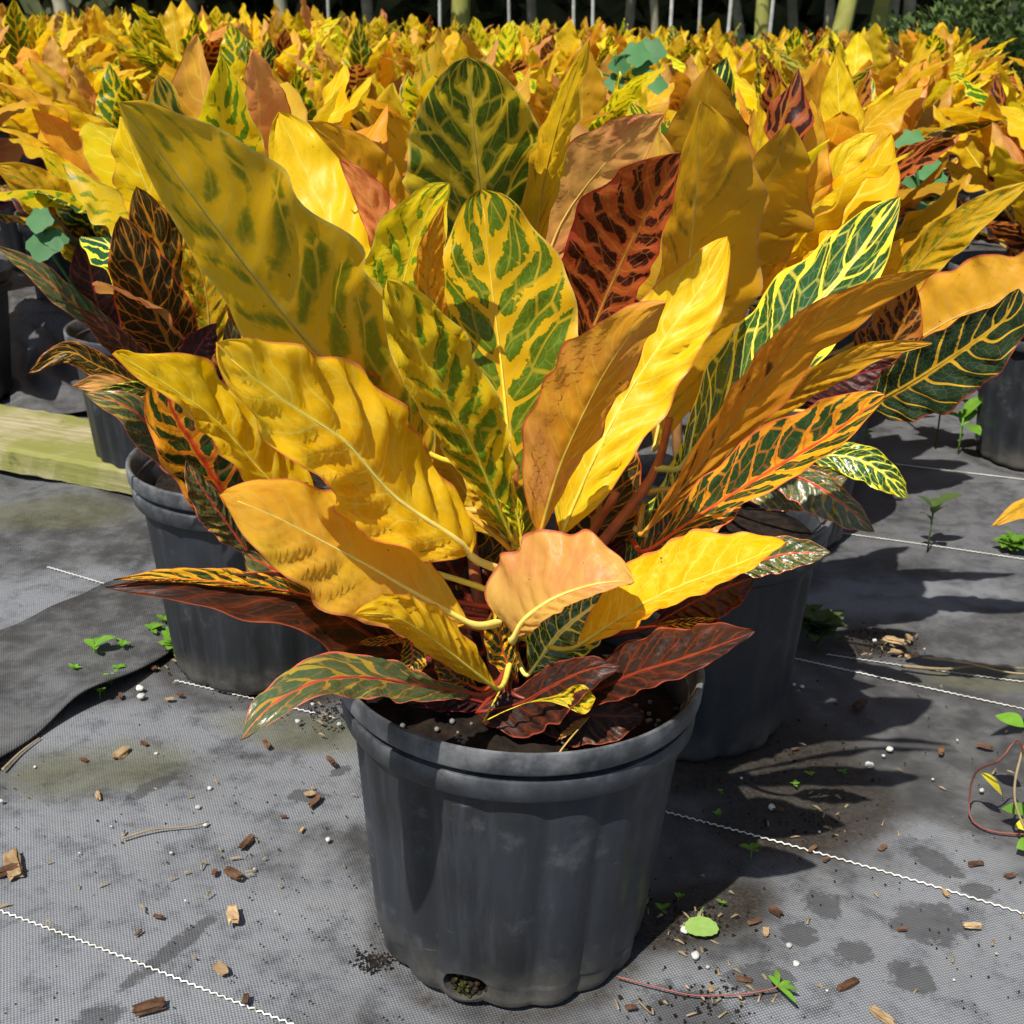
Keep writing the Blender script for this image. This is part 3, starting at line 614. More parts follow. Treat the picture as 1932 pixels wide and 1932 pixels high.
HL('greenorange', [(778, 1200, .735), (740, 1207, .725), (668, 1215, .71)], 8, 9, 40, 20, peak=.5, att=(-.05, HY-.06, .27), petr=.0015)
HL('greenorange', [(772, 1196, .735), (778, 1235, .72), (768, 1286, .715)], 26, 20, 10, 10, peak=.5, b=.55, att=(-.05, HY-.06, .27), petr=.0022)
HL('greyred', [(905, 1312, .77), (800, 1295, .725), (690, 1278, .69), (600, 1285, .66), (520, 1325, .635), (480, 1362, .625), (455, 1396, .62)], 36, 42, 52, -46, lean=1.0, att=a1(.24), peak=.60, b=.6, wave=.05, petr=.0032)
# front right
HL('pink', [(972, 1200, .755), (990, 1168, .735), (1042, 1130, .71), (1106, 1106, .695), (1157, 1097, .69), (1197, 1098, .692)], 122, 26, -22, 34, att=a1(.262), peak=.40, b=.52, wave=.05, cup=.0, petr=.0042, pet=M_petpale)
HL('yellow', [(1092, 1218, .77), (1180, 1160, .745), (1266, 1114, .725), (1378, 1070, .70), (1450, 1040, .69), (1485, 1026, .685)], 86, 26, -38, 45, att=a1(.26), peak=.46, b=.62, wave=.05, wfreq=3, quilt=.003)
HL('maroon', [(1070, 1322, .775), (1132, 1300, .755), (1202, 1270, .735), (1266, 1250, .72), (1346, 1222, .705), (1424, 1192, .695)], 62, 32, -40, 40, lean=.8, att=a1(.235), peak=.46, b=.62, wave=.04)
HL('maroon', [(900, 1345, .77), (978, 1328, .755), (1029, 1300, .735), (1084, 1272, .715), (1130, 1258, .705), (1170, 1257, .70)], 34, 62, -40, 30, att=a1(.228), peak=.45, b=.62, wave=.04)
HL('lemon', [(912, 1362, .725), (962, 1338, .715), (1010, 1322, .705), (1060, 1318, .698), (1124, 1318, .69)], 26, 28, 30, 12, peak=.90, b=1.0, wave=.02, petr=.001, att=a1(.232))  # sunlit part of the maroon leaf, added as a separate yellow leaf
HL('maroon', [(980, 1315, .76), (1080, 1345, .74), (1216, 1352, .735)], 44, 56, 6, 6, att=a1(.23), peak=.5, b=.6, wave=.05)
HL('pink', [(1112, 1352, .73), (1080, 1376, .715), (1050, 1399, .70)], 4, 9, 20, 50, peak=.5, petr=.0008, att=(.035, HY-.10, .222))
HL('maroon', [(1240, 1175, .80), (1340, 1120, .785), (1420, 1090, .775)], 32, 48, 8, 10, att=a1(.25), peak=.55, b=.55)
HL('greenorange', [(1230, 1182, .78), (1290, 1176, .77), (1353, 1167, .76)], 9, 9, 20, 20, att=a1(.25), petr=.0015)
HL('greyred', [(1370, 1085, .83), (1470, 1048, .81), (1567, 1042, .79)], 34, 30, 10, 20, att=a2(.30), peak=.5)
HL('green', [(1000, 1270, .80), (1060, 1190, .80), (1160, 1115, .80)], 52, 62, 10, 10, att=a1(.25), peak=.5)
HL('greenorange', [(975, 1290, .81), (945, 1210, .81), (950, 1120, .815)], 30, 26, 10, 10, att=a1(.25), peak=.5)
HL('greenorange', [(900, 1300, .80), (862, 1280, .79), (820, 1230, .785)], 26, 26, 10, 10, att=a1(.235), peak=.5)
HL('ochre', [(950, 1010, .87), (880, 930, .88), (800, 790, .89)], 60, 62, 10, 10, att=a1(.34), peak=.5)
HL('lemon', [(900, 990, .88), (820, 880, .89), (745, 740, .90)], 60, 60, 10, 10, att=a1(.34), peak=.5)
# dark old leaves filling the heart of the plant
for st, pts, l, r_ in [('maroon', [(940, 1240, .89), (880, 1120, .90), (800, 990, .90)], 60, 60), ('darkorange', [(960, 1230, .90), (900, 1060, .91), (890, 900, .92)], 60, 60),
                       ('maroon', [(980, 1260, .90), (1080, 1130, .92), (1180, 1020, .92)], 60, 60), ('darkorange', [(980, 1200, .88), (1010, 1110, .90), (1120, 1010, .91)], 60, 60),
                       ('maroon', [(940, 1280, .87), (800, 1240, .87), (660, 1200, .87)], 60, 50), ('darkorange', [(920, 1120, .91), (760, 960, .92), (620, 850, .93)], 80, 70),
                       ('maroon', [(1000, 1290, .93), (1150, 1210, .95), (1280, 1120, .97)], 50, 50), ('maroon', [(900, 1200, .93), (760, 1080, .94), (600, 980, .95)], 60, 60),
                       ('darkorange', [(1060, 1130, .93), (1130, 960, .95), (1180, 800, .96)], 70, 70), ('green', [(1160, 1100, .93), (1280, 980, .96), (1400, 860, .98)], 60, 60),
                       ('maroon', [(930, 1330, .80), (840, 1310, .78), (740, 1312, .76)], 30, 30)]:
    HL(st, pts, l, r_, 8, 8, att=a1(.26), peak=.5)

# ------------------------------------------------------------------ shared leaf meshes for the rows
UL = []
def unit_leaf(seed):
    r2 = random.Random(seed); n = 46; arch = r2.uniform(-.12, .55); tw = r2.uniform(-.25, .25); asp = r2.uniform(.13, .185); fold = r2.uniform(8, 38); k = r2.uniform(-.14, .14)
    mid = [Vector((k*math.sin(3*t)*t, arch*t*t, (.13+.87*t)*(1-.22*abs(arch)*t*t))) for t in [i/(n-1) for i in range(n)]]
    sL = []; sR = []
    for i in range(n):
        T = (mid[min(n-1, i+1)]-mid[max(0, i-1)]).normalized(); a = tw*i/n; x = Vector((math.cos(a), math.sin(a), 0)); x = (x-T*x.dot(T)).normalized(); nn = T.cross(x)
        f = R(fold)*(.6+.4*math.sin(i*.17+seed)); sL.append(-x*math.cos(f)+nn*math.sin(f)); sR.append(x*math.cos(f)+nn*math.sin(f))
    V, Fc, U = leaf_grid(mid, sL, sR, asp*r2.uniform(.9, 1.1), asp, r2.uniform(.46, .58), r2.uniform(.6, .8), r2.uniform(.05, .2), r2.uniform(2.5, 4.5), .012, seed, m=3)
    b0 = len(V); Vt, Ft = tube([Vector((0, -.01, 0)), Vector((0, -.006, .07)), mid[0], mid[10], mid[24]], [.013, .011, .010, .007, .003], 5)
    V = V+Vt; U = U+[(.02, .5)]*len(Vt); Fc = Fc+[tuple(b0+i for i in f) for f in Ft]
    o = mesh_obj('leaf', V, Fc, LM['yellow'], None, U); me = o.data; bpy.data.objects.remove(o); return me
UL = [unit_leaf(100+i) for i in range(14)]
ULS = {}
def styled(i, st):
    if (i, st) not in ULS:
        me = UL[i].copy(); me.materials.clear(); me.materials.append(LMF[st]); ULS[(i, st)] = me
    return ULS[(i, st)]
def pick(r2, table):
    x = r2.uniform(0, sum(t[1] for t in table))
    for k, wgt in table:
        x -= wgt
        if x <= 0: return k
    return table[-1][0]
TOP = [('yellow', 36), ('ochre', 19), ('orange', 10), ('peach', 8), ('pink', 8), ('lemon', 13), ('yellowgreen', 12), ('redspot', 6), ('rust', 10), ('deep', 4), ('olive', 2), ('green', 2)]
MIDS = [('ochre', 22), ('orange', 11), ('yellow', 22), ('redspot', 10), ('peach', 10), ('pink', 8), ('yellowgreen', 8), ('darkorange', 8), ('green', 4)]
LOW = [('maroon', 20), ('darkorange', 30), ('greenorange', 14), ('greyred', 10), ('purple', 10), ('redspot', 12), ('green', 8)]
def row_leaves(root, nl, r2, hs=1.0, lo=0.0, az=None, zmin=.26):
    g0 = r2.uniform(0, 6.28)
    for i in range(nl):
        q = lo+(1-lo)*(i+.5)/nl; a = g0+i*2.39996+r2.uniform(-.3, .3)
        if az: a = r2.uniform(*az)
        tilt = R((72-66*q**.75)+r2.uniform(-10, 10)); tilt = max(R(3), tilt)
        L = 1.1*(.165+.075*math.sin(math.pi*min(1, q*.75+.15))+r2.uniform(-.025, .03))*hs
        z = (zmin+.19*q)*hs; st = pick(r2, LOW if q < .25 else MIDS if q < .5 else TOP)
        me = styled(r2.randrange(len(UL)), st); o = bpy.data.objects.new('leaf', me); col.objects.link(o); o.parent = root
        rr = .006+.03*r2.random()
        o.matrix_local = Matrix.Translation((rr*math.cos(a), rr*math.sin(a), z)) @ Matrix.Rotation(a-math.pi/2, 4, 'Z') @ Matrix.Rotation(-tilt, 4, 'X') @ Matrix.Rotation(r2.uniform(-.5, .5), 4, 'Z') @ Matrix.Scale(L, 4)
STEM_ME = None
def row_plant(x, y, nl, seed, label, hs=1.0, group=None, lo=0.0, az=None):
    global STEM_ME
    r2 = random.Random(seed); root = empty('potted_croton', (x, y, 0)); tag(root, label, 'potted plant', group); row_pot(root, r2.uniform(0, 6.28))
    if STEM_ME is None:
        V, Fc = [], []
        for dx, dy, h in ((0, 0, .47), (.03, .012, .40), (-.026, .02, .42), (.0, -.03, .38)):
            v, f = tube([Vector((dx*.2, dy*.2, .20)), Vector((dx*.7, dy*.7, .30)), Vector((dx, dy, h))], [.007, .0055, .003], 6); b0 = len(V); V += v; Fc += [tuple(b0+i for i in q) for q in f]
        o = mesh_obj('stem', V, Fc, M_stem, root); STEM_ME = o.data
    else:
        o = bpy.data.objects.new('stem', STEM_ME); col.objects.link(o); o.parent = root
    o.scale = (1, 1, hs)
    row_leaves(root, nl, r2, hs, lo, az); return root

# named neighbours
pA = row_plant(-.285, 1.315, 26, 21, 'croton in black pot behind the foremost one, at the end of the lifted fabric flap', lo=.35)
pB = row_plant(.185, 1.19, 20, 22, 'croton in black pot close behind the foremost pot, in its shade', lo=.45)
pC = row_plant(-.56, 1.93, 34, 23, 'croton in black pot standing at the end of the green plank', lo=.1)
pD = row_plant(-1.10, 2.36, 36, 24, 'tall croton in dark pot beyond the crumpled plastic sheet', 1.12)
pE = row_plant(.92, 2.06, 34, 25, 'croton in black pot beside the pair of upright seedlings', 1.0)
pF = row_plant(.76, 1.10, 26, 26, 'croton beside the red-stemmed trailing weed, one orange leaf tip reaching over fabric', .95)
row_plant(-.10, 1.80, 36, 27, 'croton hidden to the rim directly behind the two front-row pots', lo=.2)
row_plant(.38, 1.72, 34, 28, 'croton between the shaded pot and the seedlings, hidden below its crown', lo=.2)
def att(r_, z): return (r_.location.x, r_.location.y, z)
A_ = lambda *a, **k: place_leaf(pA, *a, att=att(pA, k.pop('z', .32)), n=40, **k)
A_('darkorange', [(365, 735, 1.22), (315, 640, 1.18), (270, 530, 1.15), (226, 408, 1.13)], 66, 66, 8, 12, peak=.5, b=.6)
A_('darkorange', [(400, 740, 1.27), (360, 620, 1.25), (310, 490, 1.23), (258, 352, 1.21)], 62, 62, 10, 10, peak=.5, b=.6)
A_('olive', [(400, 700, 1.25), (390, 560, 1.24), (372, 470, 1.23), (355, 400, 1.22)], 40, 40, 10, 10)
A_('maroon', [(350, 700, 1.16), (375, 655, 1.12), (408, 610, 1.09)], 30, 34, 10, 10)
A_('greyred', [(470, 780, 1.15), (446, 690, 1.11), (430, 600, 1.09)], 30, 34, 10, 10)
A_('purple', [(320, 740, 1.18), (230, 650, 1.13), (148, 580, 1.09)], 30, 24, 10, 30)
A_('darkorange', [(300, 742, 1.2), (185, 690, 1.17), (125, 664, 1.16), (54, 703, 1.15)], 24, 24, 10, 20)
A_('pink', [(360, 862, 1.16), (262, 770, 1.11), (195, 725, 1.09), (136, 728, 1.08)], 40, 34, 10, 14)
A_('greyred', [(420, 905, 1.15), (320, 838, 1.10), (245, 770, 1.07), (160, 742, 1.06)], 46, 38, 10, 14)
A_('green', [(350, 770, 1.15), (270, 735, 1.1), (172, 742, 1.07)], 16, 16, 30, 20)
A_('orange', [(450, 640, 1.3), (400, 520, 1.3), (390, 420, 1.3)], 50, 50, 10, 10)
C_ = lambda *a, **k: place_leaf(pC, *a, att=att(pC, k.pop('z', .34)), n=36, **k)
C_('purple', [(215, 640, 1.85), (180, 560, 1.83), (160, 440, 1.82)], 44, 44, 10, 10)
C_('greyred', [(240, 640, 1.84), (140, 574, 1.80), (60, 505, 1.78), (-10, 463, 1.77)], 22, 24, 10, 10)
C_('olive', [(170, 520, 1.85), (130, 420, 1.83), (60, 350, 1.80), (-10, 310, 1.78)], 50, 50, 10, 10)
C_('lemon', [(230, 500, 1.86), (170, 400, 1.85), (120, 330, 1.84), (80, 280, 1.83)], 38, 40, 10, 10)
C_('yellow', [(240, 520, 1.84), (210, 440, 1.82), (170, 340, 1.81)], 30, 30, 10, 10)
C_('orange', [(300, 480, 1.88), (230, 380, 1.87), (150, 290, 1.86), (60, 205, 1.85)], 44, 44, 10, 10)
B_ = lambda *a, **k: place_leaf(pB, *a, att=att(pB, k.pop('z', .32)), n=40, **k)
B_('greyred', [(1440, 885, 1.08), (1520, 905, 1.05), (1590, 950, 1.03), (1650, 1003, 1.02)], 26, 50, 10, 10, z=.30)
B_('greyred', [(1400, 930, 1.10), (1490, 915, 1.08), (1600, 900, 1.06)], 40, 50, 10, 10, z=.29)
B_('green', [(1520, 860, 1.12), (1600, 862, 1.1), (1660, 888, 1.09), (1714, 940, 1.09)], 30, 36, 10, 14, z=.30)
B_('darkgreen', [(1640, 765, 1.12), (1720, 722, 1.08), (1830, 650, 1.04), (1895, 600, 1.02), (1922, 545, 1.01)], 58, 82, 14, 8, z=.34, peak=.45, b=.55, label='dark glossy leaf with short orange veins')
B_('peach', [(1700, 660, 1.22), (1800, 600, 1.2), (1900, 560, 1.18), (2010, 505, 1.17)], 92, 26, 6, 30, z=.36, b=.5)
B_('redspot', [(1560, 730, 1.20), (1640, 690, 1.2), (1700, 620, 1.2), (1720, 520, 1.2)], 60, 40, 10, 10, z=.34)
B_('maroon', [(1500, 760, 1.18), (1590, 715, 1.16), (1690, 690, 1.15)], 40, 40, 10, 10, z=.32)
B_('olive', [(1640, 620, 1.30), (1740, 490, 1.28), (1830, 410, 1.25), (1945, 340, 1.23)], 34, 40, 10, 10, z=.38)
B_('yellow', [(1560, 600, 1.28), (1650, 520, 1.27), (1705, 450, 1.26)], 34, 34, 10, 10, z=.38)
B_('peach', [(1470, 560, 1.24), (1490, 430, 1.24), (1510, 310, 1.23), (1530, 185, 1.22)], 68, 62, 10, 10, z=.40, b=.6)
B_('yellow', [(1500, 540, 1.3), (1560, 410, 1.3), (1600, 300, 1.3), (1655, 250, 1.3)], 50, 48, 10, 10, z=.40)
B_('redspot', [(1520, 520, 1.28), (1600, 410, 1.26), (1690, 320, 1.24), (1772, 255, 1.22)], 26, 26, 20, 20, z=.40)
B_('peach', [(1450, 480, 1.34), (1440, 340, 1.34), (1422, 205, 1.33)], 34, 36, 10, 10, z=.40)
B_('yellow', [(1590, 420, 1.6), (1585, 250, 1.6), (1578, 100, 1.6)], 44, 46, 10, 10, z=.42)
place_leaf(pF, 'peach', [(2060, 925, 1.02), (1985, 945, .99), (1925, 962, .97), (1872, 992, .96)], 26, 24, 20, 14, att=att(pF, .34), n=36)

# the massed rows
LBL = 'yellow and orange croton massed among its like in the rows beyond the front pots'
k = 0; a_ = Vector((.455, -.13)); b_ = Vector((-.27, .61)); o_ = Vector((-.285, 1.315))
row_plant(1.02, 2.55, 36, 29, 'croton in the second row behind the pot with two seedlings')
taken = [(1.02, 2.55)]+[(p.location.x, p.location.y) for p in (pA, pB, pC, pD, pE, pF)]+[(-.10, 1.80), (.38, 1.72)]
for nrow in range(1, 17):
    for mcol in range(-16, 24):
        p = o_+a_*mcol+b_*nrow; r2 = random.Random(nrow*100+mcol); x, y = p.x+r2.uniform(-.06, .06), p.y+r2.uniform(-.06, .06)
        if y < 1.95 or abs(x) > .42*y+.32 or y > (9.2 if x < .6 else 9.2-2.0*(x-.6)): continue
        if min(math.hypot(x-t[0], y-t[1]) for t in taken) < .33: continue
        if x < -.7 and y < 2.3: continue
        if x > .75 and y < 2.3: continue
        nl = 32 if y < 3.2 else 26 if y < 5.2 else 18
        row_plant(x, y, nl, 500+k, LBL, (1.0 if x > -.7 else 1.06)*r2.uniform(.93, 1.06)*(1.0 if y < 4 else 1.0), 'crotons massed in the rows', lo=0.05 if y < 3.2 else .35); k += 1
print('row plants', k)

# ------------------------------------------------------------------ weeds
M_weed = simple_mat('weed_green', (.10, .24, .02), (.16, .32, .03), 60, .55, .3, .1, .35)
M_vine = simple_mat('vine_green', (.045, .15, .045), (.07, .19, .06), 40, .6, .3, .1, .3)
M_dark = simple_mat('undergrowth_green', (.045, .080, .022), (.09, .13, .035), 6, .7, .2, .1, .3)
M_redstem = simple_mat('red_weed_stem', (.20, .06, .045), (.14, .04, .03), 60, .5, .3, .1)
M_straw = simple_mat('dry_straw', (.30, .23, .13), (.20, .15, .08), 60, .8, .2, .1)
def blade(V, Fc, base, tip, hw, nrm, n=5, cup=.15, pk=.5):
    d = tip-base; s = d.cross(nrm).normalized(); b0 = len(V); a = math.log(.5)/math.log(pk)
    for i in range(n+1):
        t = i/n; wd = hw*max(.06, math.sin(math.pi*min(1, t**a))**.8 if 0 < t < 1 else .06); c = base+d*t+nrm*(d.length*.12*math.sin(math.pi*t))
        V += [c-s*wd+nrm*(wd*cup), c, c+s*wd+nrm*(wd*cup)]
    for i in range(n):
        q = b0+i*3; Fc += [(q, q+1, q+4, q+3), (q+1, q+2, q+5, q+4)]
def seedling(loc, size, nl, seed, label, group=None, mat=None, rise=.5, name='weed_seedling', wide=.28, stems=1):
    r2 = random.Random(seed); root = empty(name, loc); V = []; Fc = []; Vs = []; Fs = []
    for s_ in range(stems):
        top = Vector((r2.uniform(-.3, .3)*size*(stems > 1), r2.uniform(-.3, .3)*size*(stems > 1), size*rise*r2.uniform(.7, 1.1)))
        v, f = tube([Vector((top.x*.2, top.y*.2, -.003)), Vector((top.x*.6, top.y*.6, top.z*.5)), top], size*.025, 5); q = len(Vs); Vs += v; Fs += [tuple(q+i for i in x) for x in f]
        for i in range(nl):
            a = i*2.4+r2.uniform(0, .6); t = 1-.5*(i/nl)*(r2.random()); b0 = top*t; L = size*r2.uniform(.45, .8); el = r2.uniform(.0, .8)
            tip = b0+Vector((math.cos(a)*math.cos(el), math.sin(a)*math.cos(el), math.sin(el)))*L
            blade(V, Fc, b0, tip, L*wide, Vector((-math.cos(a)*math.sin(el), -math.sin(a)*math.sin(el), math.cos(el))))
    mesh_obj('foliage', V, Fc, mat or M_weed, root); mesh_obj('stem', Vs, Fs, mat or M_weed, root); tag(root, label, 'weed', group); return root
SG = 'tiny seedlings on the right-hand fabric'; LG = 'seedlings on the lifted flap'
for i, (x, y) in enumerate([(1476, 1278), (1417, 1618), (1280, 1700), (1362, 1710), (1249, 1725), (1359, 1500), (1498, 1488), (1527, 1466), (1590, 1460), (1353, 1545)]):
    seedling(G(x, y), rnd.uniform(.007, .013) if i > 1 else .018, 4, 900+i, 'tiny green seedling sprouting from the fabric beside the foremost pot', SG)
for i, (x, y, s_) in enumerate([(288, 1206, .024), (180, 1245, .034), (222, 1280, .018), (233, 1236, .02), (141, 1277, .014), (211, 1297, .016), (190, 1322, .014), (312, 1190, .02)]):
    p = G(x, y); p.z = .006; seedling(p, s_, 4, 930+i, 'small green seedling growing on the loose fabric flap', LG, rise=.35)
seedling(G(350, 1238), .036, 9, 940, 'bright green weed clump at the foot of the pot by the fabric flap', None, None, .6, 'weed_clump', .3, 9)
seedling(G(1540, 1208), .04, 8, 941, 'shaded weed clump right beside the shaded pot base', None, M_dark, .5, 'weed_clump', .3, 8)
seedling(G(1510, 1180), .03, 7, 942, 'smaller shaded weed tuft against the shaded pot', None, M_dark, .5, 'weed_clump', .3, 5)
seedling(G(1908, 1040), .03, 10, 943, 'bright green low weed mat in the sun beside a stitched line', None, None, .4, 'weed_clump', .35, 12)
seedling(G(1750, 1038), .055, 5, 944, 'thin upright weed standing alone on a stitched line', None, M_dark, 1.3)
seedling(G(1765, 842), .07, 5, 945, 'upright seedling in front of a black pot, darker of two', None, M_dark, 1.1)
seedling(G(1808, 852), .07, 4, 946, 'upright seedling in front of a black pot, lighter of two', None, None, .8)
seedling(G(1612, 850), .05, 5, 947, 'small green weed under the glossy dark leaf', None, None, .6)
# vine leaves among the rows
def vine(pts, sizes, label, Yb):
    root = empty('vine_weed', Yb); o0 = root.location; P = [W(x, y, Y) for x, y, Y in pts]
    for p, s_ in zip(P, sizes):
        V = []; Fc = []; n = 10; c = p-o0; nr = Vector((rnd.uniform(-.3, .3), -1, .6)).normalized(); sx = nr.cross(Vector((0, 0, 1))).normalized(); sy = sx.cross(nr)
        V.append(c); m = 18
        for i in range(m):
            t = 2*math.pi*i/m; r_ = s_*(.8+.28*math.cos(t)+.12*math.cos(5*t)+rnd.uniform(-.03, .03)); V.append(c+sx*(r_*math.sin(t))-sy*(r_*math.cos(t))+nr*(.10*r_*math.cos(2*t)))
        for i in range(m): Fc.append((0, 1+i, 1+(i+1) % m))
        mesh_obj('leaf', V, Fc, M_vine, root)
    base = Vector((0, .0, 0)); path = catmull([base]+[p-o0+Vector((0, .004, 0)) for p in P], 30); tube_obj('stem', path, .0022, M_vine, root, 5); tag(root, label, 'vine')
vine([(1160, 150, 2.4), (1168, 118, 2.4), (1200, 95, 2.42), (1212, 130, 2.42), (1228, 90, 2.45), (1240, 155, 2.4), (1100, 132, 2.42)], [.022, .024, .03, .022, .034, .022, .02], 'blue-green vine with rounded leaves climbing among yellow leaves', (W(1190, 130, 2.6).x, 2.6, 0))
vine([(235, 370, 1.70), (212, 348, 1.70), (245, 328, 1.70), (262, 352, 1.71)], [.014, .016, .018, .016], 'small blue-green vine sprig against brown leaves', (-.50, 1.90, .20))
vine([(90, 470, 1.70), (75, 408, 1.68), (84, 450, 1.68), (105, 446, 1.68)], [.012, .022, .03, .018], 'pale green lobed sprig beside a pinkish drooping leaf', (-.60, 1.88, .20))
vine([(1735, 420, 1.9), (1720, 262, 1.9), (1742, 300, 1.9), (1725, 330, 1.9), (1765, 330, 1.9), (1780, 380, 1.9), (1750, 400, 1.88), (1790, 420, 1.88)], [.014, .026, .03, .024, .02, .022, .028, .024], 'leafy green vine tangled beyond the glossy green leaf', (W(1745, 420, 2.3).x, 2.3, 0))

# trailing weed at the right edge
tw = empty('trailing_weed', G(1945, 1640)); o0 = tw.location.copy()
P = [G(1960, 1560, .12), G(1925, 1400, .10), G(1885, 1435, .08), G(1842, 1456, .05), G(1830, 1500, .02), G(1832, 1545, .004), G(1870, 1568, .003), G(1945, 1575, .003)]
tube_obj('stem', catmull([p-o0 for p in P], 40), .0010, M_redstem, tw, 5)
tube_obj('stem', catmull([p-o0 for p in [G(1950, 1600, .01), G(1915, 1510, .05), G(1925, 1430, .09), G(1950, 1380, .11)]], 20), .0012, M_straw, tw, 5)
for b, t, hw, mt in [((1932, 1372, .10), (1878, 1350, .10), .009, M_weed), ((1890, 1500, .03), (1850, 1458, .05), .005, None), ((1948, 1535, .02), (1890, 1526, .02), .007, M_weed), ((1950, 1592, .01), (1918, 1600, .01), .007, M_weed), ((1945, 1560, .01), (1915, 1558, .01), .006, None)]:
    V = []; Fc = []; blade(V, Fc, G(*b)-o0, G(*t)-o0, hw, Vector((.1, -.4, .9)).normalized(), 7)
    mesh_obj('leaf', V, Fc, mt or LM['lemon'], tw, [(.5, .5)]*len(V))
tag(tw, 'trailing weed with red arching stems and narrow leaves', 'weed')
# red runner in front
rn = empty('runner_weed', G(1165, 1843)); o0 = rn.location.copy(); P = [G(1163, 1842, .003), G(1245, 1864, .004), G(1312, 1878, .004), G(1392, 1876, .005), G(1455, 1866, .008), G(1470, 1858, .012)]
tube_obj('stem', catmull([p-o0 for p in P], 30), .0007, M_redstem, rn, 5)
for t in [(1464, 1828), (1492, 1852), (1506, 1868), (1503, 1894), (1450, 1840)]:
    V = []; Fc = []; b = G(1468, 1862, .011); blade(V, Fc, b-o0, G(*t, .012)-o0, .0022, Vector((0, -.2, 1)).normalized(), 6); mesh_obj('leaf', V, Fc, M_weed, rn)
for t in [(1330, 1888), (1300, 1866), (1400, 1886)]:
    V = []; Fc = []; b = G(t[0]-8, t[1]-8, .005); blade(V, Fc, b-o0, G(*t, .004)-o0, .001, Vector((0, 0, 1)), 4); mesh_obj('bract', V, Fc, M_straw, rn)
tag(rn, 'thin red runner ending in a fan of five narrow green leaflets', 'weed')
# fallen green leaf
c = G(1324, 1753, .004); V = [Vector((0, 0, .0016))]; Fc = []; m = 40
for i in range(m):
    t = 2*math.pi*i/m; r_ = .0138*(.93+.10*math.cos(t)+.03*math.cos(12*t)); V.append(Vector((r_*math.sin(t)*1.08, r_*math.cos(t)*.95, .0012+.0008*math.cos(2*t))))
for i in range(m): Fc.append((0, 1+i, 1+(i+1) % m))
M_fall = simple_mat('fallen_leaf_green', (.28, .46, .10), (.33, .50, .13), 120, .6, .3, .2, .2)
fl = mesh_obj('fallen_leaf', V, Fc, M_fall); fl.location = c; tag(fl, 'round scalloped light green leaf lying flat on the fabric', 'leaf')
tube_obj('stalk', [Vector((0, .012, .002)), Vector((.001, .018, .003)), Vector((.005, .024, .003))], .0005, M_fall, fl, 5)

# ------------------------------------------------------------------ litter
M_bark = simple_mat('bark', (.055, .028, .016), (.13, .070, .040), 90, .9, .1, .8)
M_tan = simple_mat('tan_chip', (.22, .14, .07), (.34, .24, .13), 90, .9, .1, .6)
M_perl = simple_mat('perlite', (.42, .41, .36), (.62, .61, .56), 300, .8, .2, .5)
def chip(x, y, L, mat, label, group, seed, name='bark_chip', cat='bark chip'):
    L *= .78; r2 = random.Random(seed); bm = bmesh.new(); bmesh.ops.create_cube(bm, size=1)
    bmesh.ops.subdivide_edges(bm, edges=bm.edges[:], cuts=2, use_grid_fill=True)
    sx, sy, sz = L, L*r2.uniform(.3, .6), L*r2.uniform(.12, .25)
    for v in bm.verts:
        d = mnoise.noise_vector(v.co*2.3+Vector((seed*3.1, 0, 0))); v.co = Vector(((v.co.x+d.x*.28)*sx, (v.co.y+d.y*.3)*sy*(1-.5*abs(v.co.x)), (v.co.z+d.z*.3)*sz))
    zmin = min(v.co.z for v in bm.verts)
    o = bm_obj(name, bm, mat); g = G(x, y); o.location = (g.x, g.y, -zmin+.0004); o.rotation_euler = (0, 0, r2.uniform(0, 3.14)); tag(o, label, cat, group)
L1 = [(229, 1425, .024, 1), (272, 1405, .014, 0), (585, 1500, .012, 1), (594, 1515, .022, 0), (466, 1592, .024, 0), (440, 1652, .022, 0), (405, 1647, .010, 0), (25, 1636, .045, 1), (12, 1650, .03, 0), (282, 1905, .030, 0), (440, 1729, .026, 1),
      (299, 1731, .010, 0), (502, 1405, .016, 0), (625, 1438, .018, 0), (185, 1504, .016, 1), (416, 1830, .018, 1), (570, 1567, .009, 1), (535, 1542, .008, 0), (262, 1762, .009, 0), (464, 1887, .012, 0), (288, 1262, .016, 0), (228, 1315, .014, 0), (320, 1320, .012, 1), (339, 1312, .010, 0), (345, 1172, .05, 0), (158, 1436, .012, 0)]
for i, (x, y, L, t) in enumerate(L1):
    chip(x, y, L, M_tan if t else M_bark, 'pale tan wood chip on the fabric left of the foremost pot' if t else 'dark brown bark chip on the fabric left of the foremost pot', ('tan' if t else 'bark')+' chips left of the pot', i)
L2 = [(1621, 1333, .028, 0), (1687, 1213, .03, 1), (1690, 1231, .016, 1), (1643, 1361, .010, 0), (1775, 1418, .016, 0), (1858, 1410, .018, 0), (1533, 1603, .014, 0), (1467, 1530, .014, 0), (1462, 1722, .014, 0), (1423, 1740, .014, 0), (1445, 1760, .012, 1), (1702, 1755, .010, 0),
      (1834, 1750, .018, 1), (1784, 1687, .012, 1), (1905, 1654, .012, 0), (1841, 1632, .016, 0), (1559, 1623, .010, 0), (1665, 1601, .012, 0), (1405, 1850, .014, 0), (1600, 1861, .024, 0), (1665, 1922, .024, 1), (1341, 1867, .010, 1), (1715, 1205, .02, 1), (1720, 1240, .02, 1), (1190, 1903, .01, 0), (1500, 1415, .01, 0)]
for i, (x, y, L, t) in enumerate(L2):
    chip(x, y, L, M_tan if t else M_bark, 'pale tan wood chip on the fabric right of the foremost pot' if t else 'dark brown bark chip on the fabric right of the foremost pot', ('tan' if t else 'bark')+' chips right of the pot', 60+i)
PERL = None
